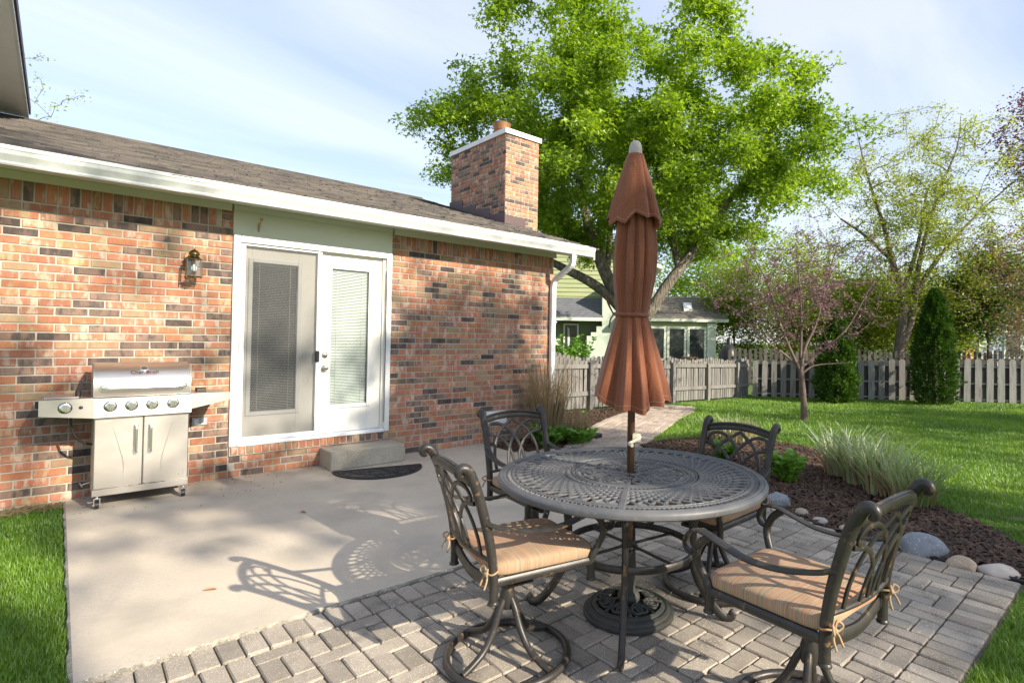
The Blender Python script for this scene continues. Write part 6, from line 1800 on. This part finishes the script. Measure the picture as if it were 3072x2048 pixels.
rock((4.17, -5.235, -.012), .062, .088, .055, 'rock_tan', 'tan rounded rock between the big grey boulder and a pinkish one', 2)
rock((4.22, -5.42, -.012), .066, .125, .05, 'rock_pink', 'long pinkish white rock at the lawn corner of the bed', 3, R(20))
rock((4.18, -4.72, -.015), .045, .06, .045, 'rock_grey', 'small grey rock left of the big boulder', 4)
rock((4.29, -4.48, -.015), .045, .065, .045, 'rock_tan', 'tan rock behind the nearest chair arm', 5)
rock((4.33, -4.27, -.015), .045, .065, .04, 'rock_pink', 'pale rock in the edging near the table edge', 6)
rock((4.42, -4.08, -.015), .05, .07, .045, 'rock_tan', 'light tan rock in the edging right of the table', 7)
rock((4.52, -3.83, .01), .09, .115, .085, 'rock_grey', 'round grey rock just right of the table rim', 9)
rock((4.64, -3.46, -.01), .06, .085, .055, 'rock_tan', 'tan rock furthest along the edging, past the round grey one', 11)
m = MB(); q = spline([(4.185, -5.56, -.005), (4.185, -5.2, -.005), (4.185, -4.85, -.005), (4.285, -4.25, -.005), (4.445, -3.85, -.005), (4.635, -3.35, -.005), (4.965, -2.5, -.005)], 6); m.tube([v - Vector((0, 0, .018)) for v in q], .011, 6, flat=(.4, 1.8), up=(0, 0, 1)); o = m.build('edging_strip', MATS['black_plastic'], None, True); tag(o, 'black plastic edging strip between pavers and mulch', 'edging')
# splash block at the downspout, litter
m = MB(); m.cbox(5.22, 5.62, -.62, -.40, -.02, .045, .01); o = m.build('splash_block', MATS['black_plastic']); o.rotation_euler = (0, 0, 0); tag(o, 'dark splash block beside the path below the downspout', 'splash block')
M('dead_leaf', (0.26, 0.12, 0.05), (0.34, 0.18, 0.09), 20, rough=.9, rnd=.3)
LT = [(.62, -2.62, 'curled brown leaf lying alone on the concrete, near the lawn side'), (1.40, -1.55, 'small brown leaf on the concrete in front of the step'), (4.95, -.92, 'dry oak leaf at the start of the path')]
for i, (x, y, lab) in enumerate(LT):
    r = np.random.RandomState(300 + i); L = .035 if i < 2 else .07
    m = MB(); m.add([(-L, 0, .004), (-.3 * L, .35 * L, .012), (.4 * L, .3 * L, .010), (L, 0, .006), (.4 * L, -.3 * L, .012), (-.3 * L, -.35 * L, .010), (0, 0, .003)], [(0, 6, 1), (1, 6, 2), (2, 6, 3), (3, 6, 4), (4, 6, 5), (5, 6, 0)]); o = m.build('fallen_leaf', MATS['dead_leaf']); o.location = (x, y, .001 if i < 2 else .0); o.rotation_euler = (0, 0, r.rand() * 6); tag(o, lab, 'leaf', 'fallen leaves')
# dry needles against the wall, left
r = np.random.RandomState(77); C = np.column_stack([-.9 + .95 * r.rand(900), -.02 - .20 * r.rand(900) ** 1.5]); v, f = chips(C, np.full(900, -.02), .07, r, .005)
o = link('dry_litter', np_mesh('dry_litter', v, f, MATS['leaf_straw'])); tag(o, 'dry straw litter along the foot of the wall', 'litter', kind='stuff')
r = np.random.RandomState(78); C = np.column_stack([.1 + 3.8 * r.rand(260), -.03 - .9 * r.rand(260) ** 2.5]); v, f = chips(C, np.full(260, -.006), .018, r, .006)
o = link('leaf_litter', np_mesh('leaf_litter', v, f, MATS['dead_leaf'])); tag(o, 'scattered bits of leaf litter on the concrete', 'litter', kind='stuff')

# ================================================================== TREES BEHIND THE VIEWPOINT (they shade the yard)
def shade_tree(label, x, y, c, rad, nt, n, size, seed, fn=None, spread=.5):
    r = np.random.RandomState(seed)
    trunks = [[((x, y, -.1), .26), ((x, y, c[2] * .45), .2), ((c[0], c[1], c[2]), .10), ((c[0] + .2, c[1], c[2] + rad[2] * .6), .04)]]
    tg = ellipsoid_targets(nt, c, rad, r, .15, fn)
    return make_tree('shade_tree', label, (x, y, -.1), trunks, tg, 'leaf_shade', n // nt, size, spread, seed=seed, r_tip=.012, group='trees behind the viewpoint')
shade_tree('broad leafy tree behind the viewpoint shading the right of the yard', 8.7, -20, (8.15, -20, 9.8), (3.1, 2.4, 3.0), 150, 13500, .22, 91)
shade_tree('sparse leafy tree behind the viewpoint dappling the house wall', 4.5, -22, (4.2, -22, 13.0), (3.8, 2.4, 2.8), 24, 1250, .20, 92, spread=.42)
shade_tree('leafy tree at right behind the viewpoint shading the lawn', 16, -21, (16, -21, 8.9), (5.0, 2.6, 1.9), 70, 3800, .22, 93)

for i, (x, y, rx, rz_) in enumerate(((-6, -27, 4.0, 2.6), (1.5, -29, 4.2, 3.0), (10, -30, 4.5, 2.8), (18, -29, 4.2, 3.0))):
    bush('hedge_tree', ('leftmost', 'second', 'third', 'rightmost')[i] + ' of the low trees closing the yard behind the viewpoint', (x, y, rz_), (rx, 2.4, rz_), 'leaf_shade', 6000, .26, 110 + i, nt=70, group='low trees behind the viewpoint', trunk_r=.12)
